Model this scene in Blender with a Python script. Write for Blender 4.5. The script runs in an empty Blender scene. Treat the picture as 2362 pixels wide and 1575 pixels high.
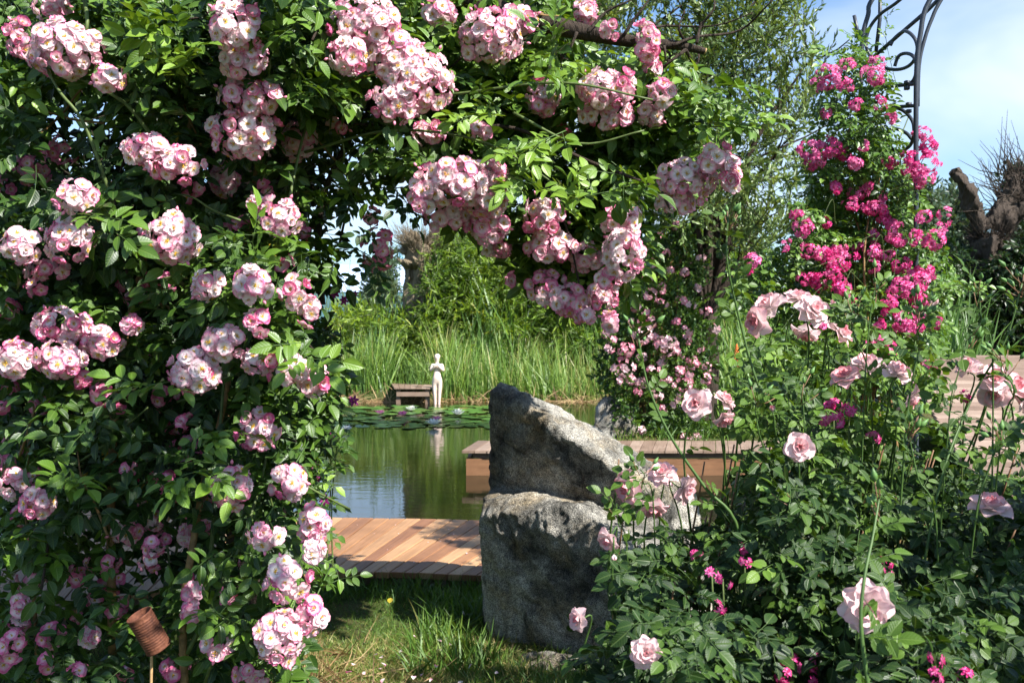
import bpy, bmesh, math, random
import numpy as np
from mathutils import Vector, Matrix, noise as mnoise

SEED = 7
rng = np.random.default_rng(SEED); random.seed(SEED)
R_ = math.radians
sc = bpy.context.scene
col = sc.collection
F = 2296.0; CX = 1181.0; HY = 740.0; CH = 1.5
K = 1.00425                      # readings of the photo were taken at 2352 px

def P(px, py, d):
    """a point seen at photo pixel px,py that stands d metres away"""
    return np.array([(px*K-CX)/F*d, d, CH-(py*K-HY)/F*d])

# ------------------------------------------------------------------ objects
def tag(o, label=None, cat=None, group=None, kind=None):
    if label: o['label'] = label
    if cat: o['category'] = cat
    if group: o['group'] = group
    if kind: o['kind'] = kind
    return o

def root(name, loc, label, cat, group=None):
    o = bpy.data.objects.new(name, None); col.objects.link(o)
    o.location = Vector([float(c) for c in loc]); o.empty_display_size = .1
    return tag(o, label, cat, group)

def link(name, me, parent=None):
    o = bpy.data.objects.new(name, me); col.objects.link(o)
    if parent is not None:
        o.parent = parent
        w = parent.location if parent.type == 'EMPTY' else Vector((0, 0, 0))
        o.matrix_parent_inverse = Matrix.Translation(-w)
    return o

class MB:
    """collects pieces and links them as ONE mesh object"""
    def __init__(s): s.V = []; s.F = []; s.M = []; s.UV = []; s.T = []; s.n = 0
    def add(s, V, Fq, mat=0, uv=None, tint=0.5):
        V = np.asarray(V, dtype=np.float64).reshape(-1, 3); Fq = np.asarray(Fq, dtype=np.int64)
        s.V.append(V); s.F.append(Fq+s.n)
        m = np.full(len(Fq), mat) if np.isscalar(mat) else np.asarray(mat)
        s.M.append(m); s.UV.append(np.zeros((len(V), 2)) if uv is None else uv)
        s.T.append(np.full(len(V), tint) if np.isscalar(tint) else np.asarray(tint))
        s.n += len(V)
    def box(s, c, size, rz=0, mat=0, tint=.5, rot=None, taper=0):
        x, y, z = [v/2 for v in size]
        V = np.array([[sx*x*(1-taper*(sz > 0)), sy*y*(1-taper*(sz > 0)), sz*z] for sz in (-1, 1) for sy in (-1, 1) for sx in (-1, 1)])
        Rm = np.array(Matrix.Rotation(rz, 3, 'Z')) if rot is None else np.array(rot)
        V = V@Rm.T+np.asarray(c)
        s.add(V, [[0, 2, 3, 1], [4, 5, 7, 6], [0, 1, 5, 4], [2, 6, 7, 3], [0, 4, 6, 2], [1, 3, 7, 5]], mat, None, tint)
    def tube(s, pts, rad, mat=0, n=6, tint=.5, smooth=0, cap=True):
        pts = np.asarray(pts, float); rad = np.full(len(pts), rad) if np.isscalar(rad) else np.asarray(rad, float)
        if smooth: pts, rad = crom(pts, rad, smooth)
        V, Fq = tube_arr(pts, rad, n, cap)
        uv = np.stack([np.tile(np.arange(n)/n, len(pts)), np.repeat(np.arange(len(pts))/len(pts), n)], 1)
        if cap: uv = np.vstack([uv, [[.5, 0], [.5, 1]]])
        s.add(V, Fq, mat, uv, tint)
    def gnarl(s, amp, fr=1.0, idx=-1):
        V = s.V[idx]
        for i in range(len(V)):
            p = Vector(V[i]); p2 = Vector((p.x, p.y, p.z*.45))
            V[i] = np.array(p+mnoise.noise_vector(p2*3*fr)*amp+mnoise.noise_vector(p2*9*fr)*amp*.55+mnoise.noise_vector(p*24*fr)*amp*.25)
    def mesh(s, name, mats, smooth=True):
        me = bpy.data.meshes.new(name)
        V = np.vstack(s.V); nv = len(V)
        # all faces are quads; a quad whose last two indices agree is a triangle
        Fq = np.vstack(s.F); M = np.concatenate(s.M)
        tri = Fq[:, 2] == Fq[:, 3]
        sizes = np.where(tri, 3, 4)
        mask = np.ones_like(Fq, bool); mask[tri, 3] = False
        loops = Fq[mask]
        starts = np.concatenate([[0], np.cumsum(sizes)[:-1]])
        me.vertices.add(nv); me.vertices.foreach_set('co', V.astype(np.float32).ravel())
        me.loops.add(len(loops)); me.loops.foreach_set('vertex_index', loops.astype(np.int32))
        me.polygons.add(len(Fq)); me.polygons.foreach_set('loop_start', starts.astype(np.int32))
        me.polygons.foreach_set('loop_total', sizes.astype(np.int32))
        me.polygons.foreach_set('material_index', M.astype(np.int32))
        me.polygons.foreach_set('use_smooth', np.full(len(Fq), smooth))
        uvl = me.uv_layers.new(name='UVMap'); uv = np.vstack(s.UV)
        uvl.data.foreach_set('uv', uv[loops].astype(np.float32).ravel())
        a = me.attributes.new('tint', 'FLOAT', 'POINT'); a.data.foreach_set('value', np.concatenate(s.T).astype(np.float32))
        for m in (mats if isinstance(mats, (list, tuple)) else [mats]): me.materials.append(m)
        me.update(calc_edges=True); me.validate()
        return me
    def build(s, name, mats, parent=None, smooth=True):
        return link(name, s.mesh(name, mats, smooth), parent)

def crom(pts, rad, k):
    P0 = np.vstack([2*pts[0]-pts[1], pts, 2*pts[-1]-pts[-2]]); out = []; ro = []
    for i in range(len(pts)-1):
        a, b, c, d = P0[i:i+4]
        for j in range(k):
            t = j/k
            out.append(.5*((2*b)+(-a+c)*t+(2*a-5*b+4*c-d)*t*t+(-a+3*b-3*c+d)*t**3)); ro.append(rad[i]*(1-t)+rad[i+1]*t)
    out.append(pts[-1]); ro.append(rad[-1])
    return np.array(out), np.array(ro)

def tube_arr(pts, rad, n, cap=True):
    T = np.gradient(pts, axis=0); T /= np.linalg.norm(T, axis=1)[:, None]+1e-9
    up = np.array([0, 0, 1.]) if abs(T[0][2]) < .9 else np.array([0, 1., 0])
    V = []
    for p, t, r in zip(pts, T, rad):
        a = np.cross(up, t); a /= np.linalg.norm(a)+1e-9; b = np.cross(t, a); up = b
        ang = np.arange(n)*2*math.pi/n
        V.append(p+r*(np.cos(ang)[:, None]*a+np.sin(ang)[:, None]*b))
    V = np.vstack(V); m = len(pts); Fq = []
    for i in range(m-1):
        for j in range(n):
            Fq.append([i*n+j, i*n+(j+1) % n, (i+1)*n+(j+1) % n, (i+1)*n+j])
    if cap:
        V = np.vstack([V, pts[0], pts[-1]])
        for j in range(n):
            Fq.append([m*n, (j+1) % n, j, j]); Fq.append([m*n+1, (m-1)*n+j, (m-1)*n+(j+1) % n, (m-1)*n+(j+1) % n])
    return V, np.array(Fq)

def norm(v): return v/(np.linalg.norm(v, axis=-1, keepdims=True)+1e-9)
def basis(yd, nz):
    """rotation matrices whose columns are x,y,z with y along yd and z near nz"""
    y = norm(yd); x = norm(np.cross(y, nz)); z = np.cross(x, y)
    return np.stack([x, y, z], axis=-1)

def scatter(mb, temps, pos, Rm, scl, tint, mat0=0):
    """many copies of the template shapes, spread into one mesh"""
    N = len(pos); which = rng.integers(0, len(temps), N)
    scl = np.broadcast_to(scl, (N,))
    for k, (tV, tF, tUV, tM, tT) in enumerate(temps):
        ix = np.where(which == k)[0]
        if not len(ix): continue
        V = np.einsum('nij,vj->nvi', Rm[ix], tV)*scl[ix][:, None, None]+pos[ix][:, None, :]
        nv = len(tV)
        Fq = (tF[None]+(np.arange(len(ix))*nv)[:, None, None]).reshape(-1, 4)
        mb.add(V.reshape(-1, 3), Fq, np.tile(tM, len(ix))+mat0, np.tile(tUV, (len(ix), 1)),
               (tint[ix][:, None]+tT[None]).ravel())

# ------------------------------------------------------------------ materials
def mat(name):
    m = bpy.data.materials.new(name); m.use_nodes = True; nt = m.node_tree; nt.nodes.clear()
    out = nt.nodes.new('ShaderNodeOutputMaterial')
    return m, nt, out
def nd(nt, t, **kw):
    n = nt.nodes.new(t)
    for k, v in kw.items():
        if hasattr(n, k): setattr(n, k, v)
        else: n.inputs[k].default_value = v
    return n
def ramp(nt, stops, fac=None, interp='LINEAR'):
    r = nt.nodes.new('ShaderNodeValToRGB'); e = r.color_ramp.elements; r.color_ramp.interpolation = interp
    e[0].position, e[0].color = stops[0][0], (*stops[0][1], 1); e[1].position, e[1].color = stops[-1][0], (*stops[-1][1], 1)
    for p, c in stops[1:-1]:
        x = e.new(p); x.color = (*c, 1)
    if fac is not None: nt.links.new(fac, r.inputs[0])
    return r
def attr(nt, n='tint'):
    a = nt.nodes.new('ShaderNodeAttribute'); a.attribute_name = n; return a.outputs['Fac']
def mth(nt, op, a, b=None, c=None, clamp=False):
    n = nt.nodes.new('ShaderNodeMath'); n.operation = op; n.use_clamp = clamp
    for i, v in enumerate((a, b, c)):
        if v is None: continue
        if hasattr(v, 'links'): nt.links.new(v, n.inputs[i])
        else: n.inputs[i].default_value = v
    return n.outputs[0]
def mixc(nt, fac, a, b, mode='MIX'):
    n = nt.nodes.new('ShaderNodeMix'); n.data_type = 'RGBA'; n.blend_type = mode
    for s, v in ((n.inputs[0], fac), (n.inputs[6], a), (n.inputs[7], b)):
        if hasattr(v, 'links'): nt.links.new(v, s)
        elif isinstance(v, tuple): s.default_value = (*v, 1)
        else: s.default_value = v
    return n.outputs[2]
def tex(nt, kind='Noise', scale=5, detail=4, rough=.55, vec=None, **kw):
    n = nt.nodes.new('ShaderNodeTex'+kind)
    if 'Scale' in n.inputs: n.inputs['Scale'].default_value = scale
    if 'Detail' in n.inputs: n.inputs['Detail'].default_value = detail
    if 'Roughness' in n.inputs: n.inputs['Roughness'].default_value = rough
    for k, v in kw.items():
        if hasattr(n, k): setattr(n, k, v)
        else: n.inputs[k].default_value = v
    if vec is not None: nt.links.new(vec, n.inputs['Vector'])
    return n
def coord(nt, which='Object', scale=None, rot=None):
    c = nt.nodes.new('ShaderNodeTexCoord').outputs[which]
    if scale or rot:
        m = nt.nodes.new('ShaderNodeMapping')
        if scale: m.inputs['Scale'].default_value = scale
        if rot: m.inputs['Rotation'].default_value = rot
        nt.links.new(c, m.inputs['Vector']); c = m.outputs[0]
    return c
def bump(nt, h, strength=.5, dist=.01):
    b = nt.nodes.new('ShaderNodeBump'); b.inputs['Strength'].default_value = strength; b.inputs['Distance'].default_value = dist
    nt.links.new(h, b.inputs['Height']); return b.outputs[0]
def bsdf(nt, out, color, rough=.6, spec=.5, normal=None, metal=0, **kw):
    b = nt.nodes.new('ShaderNodeBsdfPrincipled')
    if isinstance(color, tuple): b.inputs['Base Color'].default_value = (*color, 1)
    else: nt.links.new(color, b.inputs['Base Color'])
    if hasattr(rough, 'links'): nt.links.new(rough, b.inputs['Roughness'])
    else: b.inputs['Roughness'].default_value = rough
    b.inputs['Specular IOR Level'].default_value = spec; b.inputs['Metallic'].default_value = metal
    for k, v in kw.items(): b.inputs[k].default_value = v
    if normal is not None: nt.links.new(normal, b.inputs['Normal'])
    nt.links.new(b.outputs[0], out.inputs[0]); return b
def translucent(nt, out, b, color, fac):
    t = nt.nodes.new('ShaderNodeBsdfTranslucent'); nt.links.new(color, t.inputs[0])
    m = nt.nodes.new('ShaderNodeMixShader'); m.inputs[0].default_value = fac
    nt.links.new(b.outputs[0], m.inputs[1]); nt.links.new(t.outputs[0], m.inputs[2]); nt.links.new(m.outputs[0], out.inputs[0])

def leaf_mat(name, stops, rough=.42, tr=.3, trc=(1.5, 1.35, .45), veins=True, spec=.5):
    m, nt, out = mat(name)
    c = ramp(nt, stops, attr(nt)).outputs[0]
    nrm = None
    if veins:
        uv = nt.nodes.new('ShaderNodeSeparateXYZ'); nt.links.new(coord(nt, 'UV'), uv.inputs[0])
        ax = mth(nt, 'ABSOLUTE', mth(nt, 'SUBTRACT', uv.outputs[0], .5))
        rib = mth(nt, 'SUBTRACT', 1.0, mth(nt, 'MULTIPLY', ax, 14), clamp=True)
        w = mth(nt, 'SINE', mth(nt, 'MULTIPLY', mth(nt, 'SUBTRACT', uv.outputs[1], mth(nt, 'MULTIPLY', ax, .55)), 44))
        side = mth(nt, 'POWER', mth(nt, 'MAXIMUM', w, 0.0), 5.0)
        v = mth(nt, 'MAXIMUM', rib, mth(nt, 'MULTIPLY', side, .35))
        c = mixc(nt, mth(nt, 'MULTIPLY', v, .45), c, mixc(nt, .5, c, (.30, .42, .12)))
        nrm = bump(nt, mth(nt, 'MULTIPLY', v, -1.0), .35, .004)
    b = bsdf(nt, out, c, rough, spec, nrm)
    tc = mixc(nt, 1.0, c, trc, 'MULTIPLY')
    translucent(nt, out, b, tc, tr)
    return m

M = {}
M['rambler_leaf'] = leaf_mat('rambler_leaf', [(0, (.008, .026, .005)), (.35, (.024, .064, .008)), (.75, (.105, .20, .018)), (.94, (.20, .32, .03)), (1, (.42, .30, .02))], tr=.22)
M['bush_leaf'] = leaf_mat('bush_leaf', [(0, (.006, .020, .006)), (.45, (.020, .052, .008)), (.85, (.10, .185, .018)), (1, (.16, .26, .035))], rough=.45, tr=.22, spec=.35)
M['column_leaf'] = leaf_mat('column_leaf', [(0, (.02, .055, .012)), (.5, (.085, .175, .022)), (.9, (.19, .31, .05)), (1, (.28, .34, .14))], veins=False, tr=.28)
M['bamboo_leaf'] = leaf_mat('bamboo_leaf', [(0, (.035, .08, .012)), (.4, (.12, .21, .02)), (.85, (.26, .36, .03)), (1, (.42, .38, .05))], veins=False, tr=.35)
M['willow_leaf'] = leaf_mat('willow_leaf', [(0, (.045, .085, .028)), (.5, (.13, .20, .055)), (1, (.26, .34, .12))], veins=False, tr=.28)
M['far_leaf'] = leaf_mat('far_leaf', [(0, (.04, .075, .045)), (.5, (.08, .13, .075)), (1, (.15, .20, .11))], veins=False, tr=.2)
M['dark_leaf'] = leaf_mat('dark_leaf', [(0, (.008, .022, .007)), (.5, (.018, .045, .009)), (1, (.045, .085, .015))], veins=False, tr=.15)
M['grass'] = leaf_mat('grass', [(0, (.035, .085, .015)), (.5, (.09, .18, .025)), (.78, (.17, .25, .04)), (.88, (.34, .30, .11)), (1, (.46, .36, .17))], veins=False, tr=.3, rough=.5)
M['reed'] = leaf_mat('reed', [(0, (.06, .13, .025)), (.5, (.12, .23, .035)), (.88, (.21, .32, .05)), (1, (.36, .34, .12))], veins=False, tr=.3, rough=.45)
M['dry'] = leaf_mat('dry_straw', [(0, (.10, .05, .02)), (.5, (.28, .17, .07)), (1, (.45, .32, .16))], veins=False, tr=.2, rough=.7)

def petal_mat(name, inner, outer, edge, tr=.35, p0=.35, p1=.8):
    """u of the UV runs from the flower's heart (0) to the petal tip (1); tint deepens the colour"""
    m, nt, out = mat(name)
    uv = nt.nodes.new('ShaderNodeSeparateXYZ'); nt.links.new(coord(nt, 'UV'), uv.inputs[0])
    oi = nt.nodes.new('ShaderNodeObjectInfo')
    rnd = oi.outputs['Random']
    f = mth(nt, 'ADD', uv.outputs[1], mth(nt, 'MULTIPLY', mth(nt, 'SUBTRACT', attr(nt), .5), .9))
    f = mth(nt, 'ADD', f, mth(nt, 'MULTIPLY', mth(nt, 'SUBTRACT', mth(nt, 'POWER', rnd, 1.6), .38), .35), clamp=True)
    n = tex(nt, 'Noise', 60, 3, vec=coord(nt, 'Object'))
    f = mth(nt, 'ADD', f, mth(nt, 'MULTIPLY', mth(nt, 'SUBTRACT', n.outputs[0], .5), .35), clamp=True)
    c = ramp(nt, [(0, inner), (p0, inner), (p1, outer), (1, edge)], f).outputs[0]
    wv = mth(nt, 'SINE', mth(nt, 'MULTIPLY', uv.outputs[0], 55))
    b = bsdf(nt, out, c, .55, .25, bump(nt, wv, .12, .002))
    translucent(nt, out, b, c, tr)
    return m
M['rambler_petal'] = petal_mat('rambler_petal', (.94, .84, .82), (.90, .42, .55), (.82, .17, .37), p0=.28, p1=.84, tr=.4)
M['big_petal'] = petal_mat('big_rose_petal', (.88, .72, .70), (.86, .54, .56), (.80, .30, .33), p0=.3, p1=.75)
M['hot_petal'] = petal_mat('hot_pink_petal', (.90, .38, .60), (.88, .12, .40), (.72, .02, .22), p0=.2, p1=.7)
M['mid_petal'] = petal_mat('mid_pink_petal', (.88, .70, .70), (.87, .46, .53), (.78, .20, .32), p0=.3, p1=.8)
M['lily_white'] = petal_mat('lily_white_petal', (.85, .85, .78), (.86, .86, .84), (.86, .84, .84))
M['lily_pink'] = petal_mat('lily_pink_petal', (.82, .45, .62), (.75, .16, .42), (.70, .10, .40))
M['purple_petal'] = petal_mat('purple_petal', (.40, .04, .26), (.30, .02, .18), (.20, .01, .12))

def simple(name, c, rough=.6, spec=.4, nscale=0, namt=.3, bmp=0, metal=0, stretch=None):
    m, nt, out = mat(name)
    n = None; cc = c
    if nscale:
        t = tex(nt, 'Noise', nscale, 6, .65, vec=coord(nt, 'Object', stretch))
        cc = ramp(nt, [(.3, tuple(x*(1-namt) for x in c)), (.7, tuple(min(1, x*(1+namt)) for x in c))], t.outputs[0]).outputs[0]
        if bmp: n = bump(nt, t.outputs[0], 1.0, bmp)
    bsdf(nt, out, cc, rough, spec, n, metal)
    return m
M['cane'] = simple('green_cane', (.085, .12, .03), .55, .4, 30, .4)
M['stem'] = simple('green_stem', (.06, .115, .024), .5, .4, 30, .3)
M['redstem'] = simple('reddish_stem', (.22, .12, .06), .5, .4, 30, .3)
M['oldcane'] = simple('old_cane', (.20, .12, .045), .7, .3, 40, .5, .002)
M['stamen'] = simple('stamen_yellow', (.80, .46, .05), .6, .3, 200, .4)
M['bud'] = simple('green_bud', (.10, .20, .05), .5, .4, 60, .3)
M['pinkbud'] = simple('pink_bud', (.75, .25, .35), .5, .3, 60, .3)
M['iron'] = simple('grey_painted_iron', (.03, .037, .048), .42, .5, 60, .25, .0005)
M['bamboo_stick'] = simple('bamboo_stick', (.42, .26, .12), .6, .4, 30, .3)

def bark_mat(name, dark, light, scale=1.0):
    m, nt, out = mat(name)
    v = coord(nt, 'Object', (14*scale, 14*scale, 3.2*scale))
    t = tex(nt, 'Noise', 1.6, 8, .7, vec=v); w = tex(nt, 'Voronoi', 1.5, vec=v)
    h = mth(nt, 'ADD', mth(nt, 'MULTIPLY', t.outputs[0], .7), mth(nt, 'MULTIPLY', w.outputs['Distance'], .5))
    c = ramp(nt, [(.3, dark), (.75, light)], h).outputs[0]
    bsdf(nt, out, c, .9, .15, bump(nt, h, 1.0, .03/scale)); return m
M['bark'] = bark_mat('dark_bark', (.012, .009, .007), (.05, .037, .028))
M['willow_bark'] = bark_mat('pollard_bark', (.03, .022, .015), (.21, .165, .11), .5)
M['dead_bark'] = bark_mat('grey_dead_bark', (.008, .006, .005), (.07, .054, .043), .5)

def rock_mat(name):
    m, nt, out = mat(name)
    v = coord(nt, 'Object')
    big = tex(nt, 'Noise', 2.6, 8, .68, vec=v, Distortion=.6); fine = tex(nt, 'Noise', 38, 7, .8, vec=v)
    spk = tex(nt, 'Voronoi', 130, vec=v); spk2 = tex(nt, 'Noise', 240, 2, .6, vec=v)
    warm = tex(nt, 'Noise', 5, 5, .6, vec=v)
    c = ramp(nt, [(.38, (.05, .048, .044)), (.48, (.22, .21, .185)), (.59, (.52, .495, .44))], big.outputs[0]).outputs[0]
    c = mixc(nt, mth(nt, 'MULTIPLY', ramp(nt, [(.5, (0, 0, 0)), (.72, (1, 1, 1))], warm.outputs[0]).outputs[0], .75), c, (.36, .27, .15))
    c = mixc(nt, .75, c, ramp(nt, [(.33, (.22, .22, .22)), (.5, (.85, .85, .85)), (.68, (1.5, 1.48, 1.42))], fine.outputs[0]).outputs[0], 'MULTIPLY')
    c = mixc(nt, .8, c, ramp(nt, [(.42, (.22, .21, .20)), (.50, (1, 1, 1)), (.60, (1.7, 1.68, 1.6))], spk2.outputs[0]).outputs[0], 'MULTIPLY')
    h = mth(nt, 'ADD', mth(nt, 'MULTIPLY', big.outputs[0], 1.2), mth(nt, 'ADD', mth(nt, 'MULTIPLY', fine.outputs[0], .35), mth(nt, 'MULTIPLY', spk.outputs['Distance'], .12)))
    li = tex(nt, 'Voronoi', 9, vec=v); ln_ = ramp(nt, [(.08, (1, 1, 1)), (.16, (0, 0, 0))], mth(nt, 'ADD', li.outputs['Distance'], mth(nt, 'MULTIPLY', mth(nt, 'SUBTRACT', fine.outputs[0], .5), .3))).outputs[0]
    c = mixc(nt, mth(nt, 'MULTIPLY', ln_, .6), c, (.42, .41, .30))
    ck = tex(nt, 'Voronoi', 2.2, vec=v, feature='DISTANCE_TO_EDGE'); cr = ramp(nt, [(0, (.25, .25, .25)), (.02, (1, 1, 1))], mth(nt, 'ADD', ck.outputs['Distance'], mth(nt, 'MULTIPLY', mth(nt, 'SUBTRACT', big.outputs[0], .45), .12))).outputs[0]
    c = mixc(nt, .7, c, cr, 'MULTIPLY')
    bsdf(nt, out, c, .85, .3, bump(nt, mth(nt, 'ADD', h, mth(nt, 'MULTIPLY', cr, .25)), 1.0, .04)); return m
M['rock'] = rock_mat('granite')

def deck_mat(name, a, b, c3, grain=(2.2, 60, 60)):
    m, nt, out = mat(name)
    uv = coord(nt, 'UV', grain)
    g = tex(nt, 'Noise', 1.0, 6, .6, vec=uv, Distortion=.4)
    blot = tex(nt, 'Noise', 3.5, 3, vec=coord(nt, 'Object'))
    base = ramp(nt, [(0, a), (.5, b), (1, c3)], attr(nt)).outputs[0]
    c = mixc(nt, .8, base, ramp(nt, [(.3, (.55, .5, .45)), (.5, (.95, .95, .95)), (.75, (1.2, 1.15, 1.1))], g.outputs[0]).outputs[0], 'MULTIPLY')
    c = mixc(nt, .5, c, ramp(nt, [(.3, (.6, .55, .5)), (.6, (1.1, 1.1, 1.1))], blot.outputs[0]).outputs[0], 'MULTIPLY')
    bsdf(nt, out, c, .6, .35, bump(nt, g.outputs[0], .6, .003)); return m
M['larch'] = deck_mat('fresh_larch_boards', (.23, .105, .052), (.34, .175, .080), (.48, .29, .15))
M['grey_deck'] = deck_mat('weathered_boards', (.20, .135, .095), (.27, .19, .14), (.34, .25, .19))
M['fascia'] = deck_mat('larch_fascia', (.20, .10, .05), (.23, .115, .055), (.26, .13, .06))

# water
m, nt, out = mat('pond_water'); v = coord(nt, 'Object', (1, 2.4, 1))
w1 = tex(nt, 'Noise', 3.0, 3, .5, vec=v, Distortion=.5); w2 = tex(nt, 'Noise', 14, 2, .5, vec=v)
h = mth(nt, 'ADD', w1.outputs[0], mth(nt, 'MULTIPLY', w2.outputs[0], .15))
murk = tex(nt, 'Noise', .8, 3, vec=coord(nt, 'Object'))
cc = ramp(nt, [(.35, (.006, .009, .003)), (.65, (.015, .014, .005))], murk.outputs[0]).outputs[0]
b = bsdf(nt, out, cc, .03, .5, bump(nt, h, .07, .03)); b.inputs['IOR'].default_value = 1.45
M['water'] = m
# ground
m, nt, out = mat('garden_ground'); v = coord(nt, 'Object')
n1 = tex(nt, 'Noise', 1.6, 5, .6, vec=v); n2 = tex(nt, 'Noise', 45, 5, .7, vec=v)
c = ramp(nt, [(.35, (.045, .06, .02)), (.5, (.07, .09, .028)), (.68, (.13, .10, .05))], n1.outputs[0]).outputs[0]
c = mixc(nt, .8, c, ramp(nt, [(.3, (.4, .4, .4)), (.7, (1.5, 1.4, 1.3))], n2.outputs[0]).outputs[0], 'MULTIPLY')
bsdf(nt, out, c, .95, .1, bump(nt, n2.outputs[0], 1, .02)); M['ground'] = m
# lily pads
m, nt, out = mat('lily_pad'); oi = nt.nodes.new('ShaderNodeObjectInfo')
c = ramp(nt, [(0, (.045, .12, .025)), (.6, (.09, .20, .035)), (.9, (.16, .27, .05)), (1, (.25, .17, .06))], oi.outputs['Random']).outputs[0]
bsdf(nt, out, c, .3, .5); M['pad'] = m
# rust
m, nt, out = mat('rusty_tin'); v = coord(nt, 'Object')
n1 = tex(nt, 'Noise', 45, 6, .7, vec=v)
c = ramp(nt, [(.3, (.04, .014, .010)), (.5, (.12, .042, .022)), (.7, (.22, .085, .045))], n1.outputs[0]).outputs[0]
bsdf(nt, out, c, .75, .35, bump(nt, n1.outputs[0], .6, .002), .25); M['rust'] = m
# statue
M['statue'] = simple('pale_pink_stone', (.72, .56, .47), .7, .3, 8, .12, .002)
M['church_white'] = simple('white_render', (.62, .68, .76), .8, .2, .3, .06)
M['church_blue'] = simple('blue_green_copper', (.10, .24, .38), .5, .4, .3, .15)
M['tunnel'] = simple('pale_blue_sheeting', (.42, .54, .72), .45, .4, .5, .08)
M['tunnel_side'] = simple('teal_mesh_wall', (.10, .21, .24), .7, .3, 1.5, .15)
M['terra'] = simple('terracotta_tiles', (.42, .20, .12), .8, .2, 3, .25)
M['poker'] = simple('orange_poker', (.80, .22, .05), .6, .3, 80, .3)

# ------------------------------------------------------------------ templates
def leaflet(L=1., W=.5, fold=.18, curl=-.12, rows=(0, .12, .32, .55, .78, 1.), wav=.02, shape=1.0, r=None):
    r = r or random
    V = []; UV = []; Fq = []
    for i, t in enumerate(rows):
        w = W/2*(math.sin(math.pi*min(1, max(0, t))**.82)**.75)*shape if 0 < t < 1 else .0
        z = curl*L*t*t
        for j, u in enumerate((-1, 0, 1)):
            V.append([u*w, L*t, z+(abs(u)*w*fold*2)+(r.uniform(-wav, wav)*L if u else 0)])
            UV.append([.5+.5*u*(w/(W/2) if W else 0), t])
    n = len(rows)
    for i in range(n-1):
        for j in range(2):
            a = i*3+j; Fq.append([a, a+1, a+4, a+3])
    return np.array(V), np.array(Fq), np.array(UV)

def combine(parts):
    """parts: (V,F,UV,mat,tint)"""
    V = []; Fq = []; UV = []; Mi = []; T = []; n = 0
    for v, f, uv, m_, t_ in parts:
        V.append(v); Fq.append(f+n); UV.append(uv); Mi.append(np.full(len(f), m_)); T.append(np.full(len(v), t_) if np.isscalar(t_) else t_); n += len(v)
    return np.vstack(V), np.vstack(Fq), np.vstack(UV), np.concatenate(Mi), np.concatenate(T)

def compound(pairs=2, ll=.065, lw=.036, span=.10, rows=(0, .12, .32, .55, .78, 1.), fold=.2, seed=0, stalkmat=1, droop=.12):
    r = random.Random(seed); parts = []
    def place(v, pos, ang, tilt, roll):
        Rm = np.array(Matrix.Rotation(ang, 3, 'Z')@Matrix.Rotation(tilt, 3, 'X')@Matrix.Rotation(roll, 3, 'Y'))
        return v@Rm.T+np.array(pos)
    zs = lambda y: -droop*y*y/span
    for i in range(pairs):
        y = span*(.35+.62*i/pairs)
        for sgn in (-1, 1):
            s = r.uniform(.78, 1.0)*(.8+.2*(i+1)/pairs)
            v, f, uv = leaflet(ll*s, lw*s*r.uniform(.85, 1.1), fold*r.uniform(.5, 1.5), r.uniform(-.3, .02), rows, r=r)
            parts.append((place(v, (sgn*.004, y, zs(y)), -sgn*R_(r.uniform(52, 72)), R_(r.uniform(-22, 14)), R_(r.uniform(-25, 25))), f, uv, 0, r.uniform(-.07, .07)))
    v, f, uv = leaflet(ll*1.12, lw*1.1, fold, -.2, rows, r=r)
    parts.append((place(v, (0, span, zs(span)), R_(r.uniform(-12, 12)), R_(r.uniform(-25, 0)), R_(r.uniform(-15, 15))), f, uv, 0, .03))
    pts = np.array([[0, y, zs(y)] for y in np.linspace(0, span, 4)])
    tv, tf = tube_arr(pts, np.full(4, .0011), 3, False)
    parts.append((tv, tf, np.zeros((len(tv), 2)), stalkmat, 0))
    return combine(parts)

def petal(L, W, e0, e1, th, rows=4, cols=4, ruffle=.03, cup=.12, r=random, r0=.08, notch=.06, tip=None, shape=.62):
    V = []; UV = []; a = R_(e0); rr = r0*L; zz = 0; pv = 0
    ph = r.uniform(0, 6)
    for i in range(rows+1):
        v = i/rows; ang = R_(e0+(e1-e0)*v)
        rr += math.cos(ang)*L*(v-pv); zz += math.sin(ang)*L*(v-pv); pv = v
        w = W/2*(math.sin(math.pi*(.08+.80*v**1.0))**shape)*(.35+.65*min(1, v*1.7))
        if tip is not None: w = W/2*(math.sin(math.pi*(.10+.88*v))**.9)
        for j in range(cols+1):
            u = -1+2*j/cols
            rx = rr-(v**3)*L*(.16*u*u+(notch*(1-abs(u)*1.6) if abs(u) < .6 else 0)) if tip is None else rr
            z = zz+cup*W*u*u*(.3+v)+ruffle*L*v*math.sin(4.2*u+ph)*(1 if i else 0)
            x, y = rx, u*w
            c, s = math.cos(th), math.sin(th)
            V.append([x*c-y*s, x*s+y*c, z]); UV.append([.5+u*.5, v])
    Fq = [[i*(cols+1)+j, i*(cols+1)+j+1, (i+1)*(cols+1)+j+1, (i+1)*(cols+1)+j] for i in range(rows) for j in range(cols)]
    return np.array(V), np.array(Fq), np.array(UV)

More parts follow.
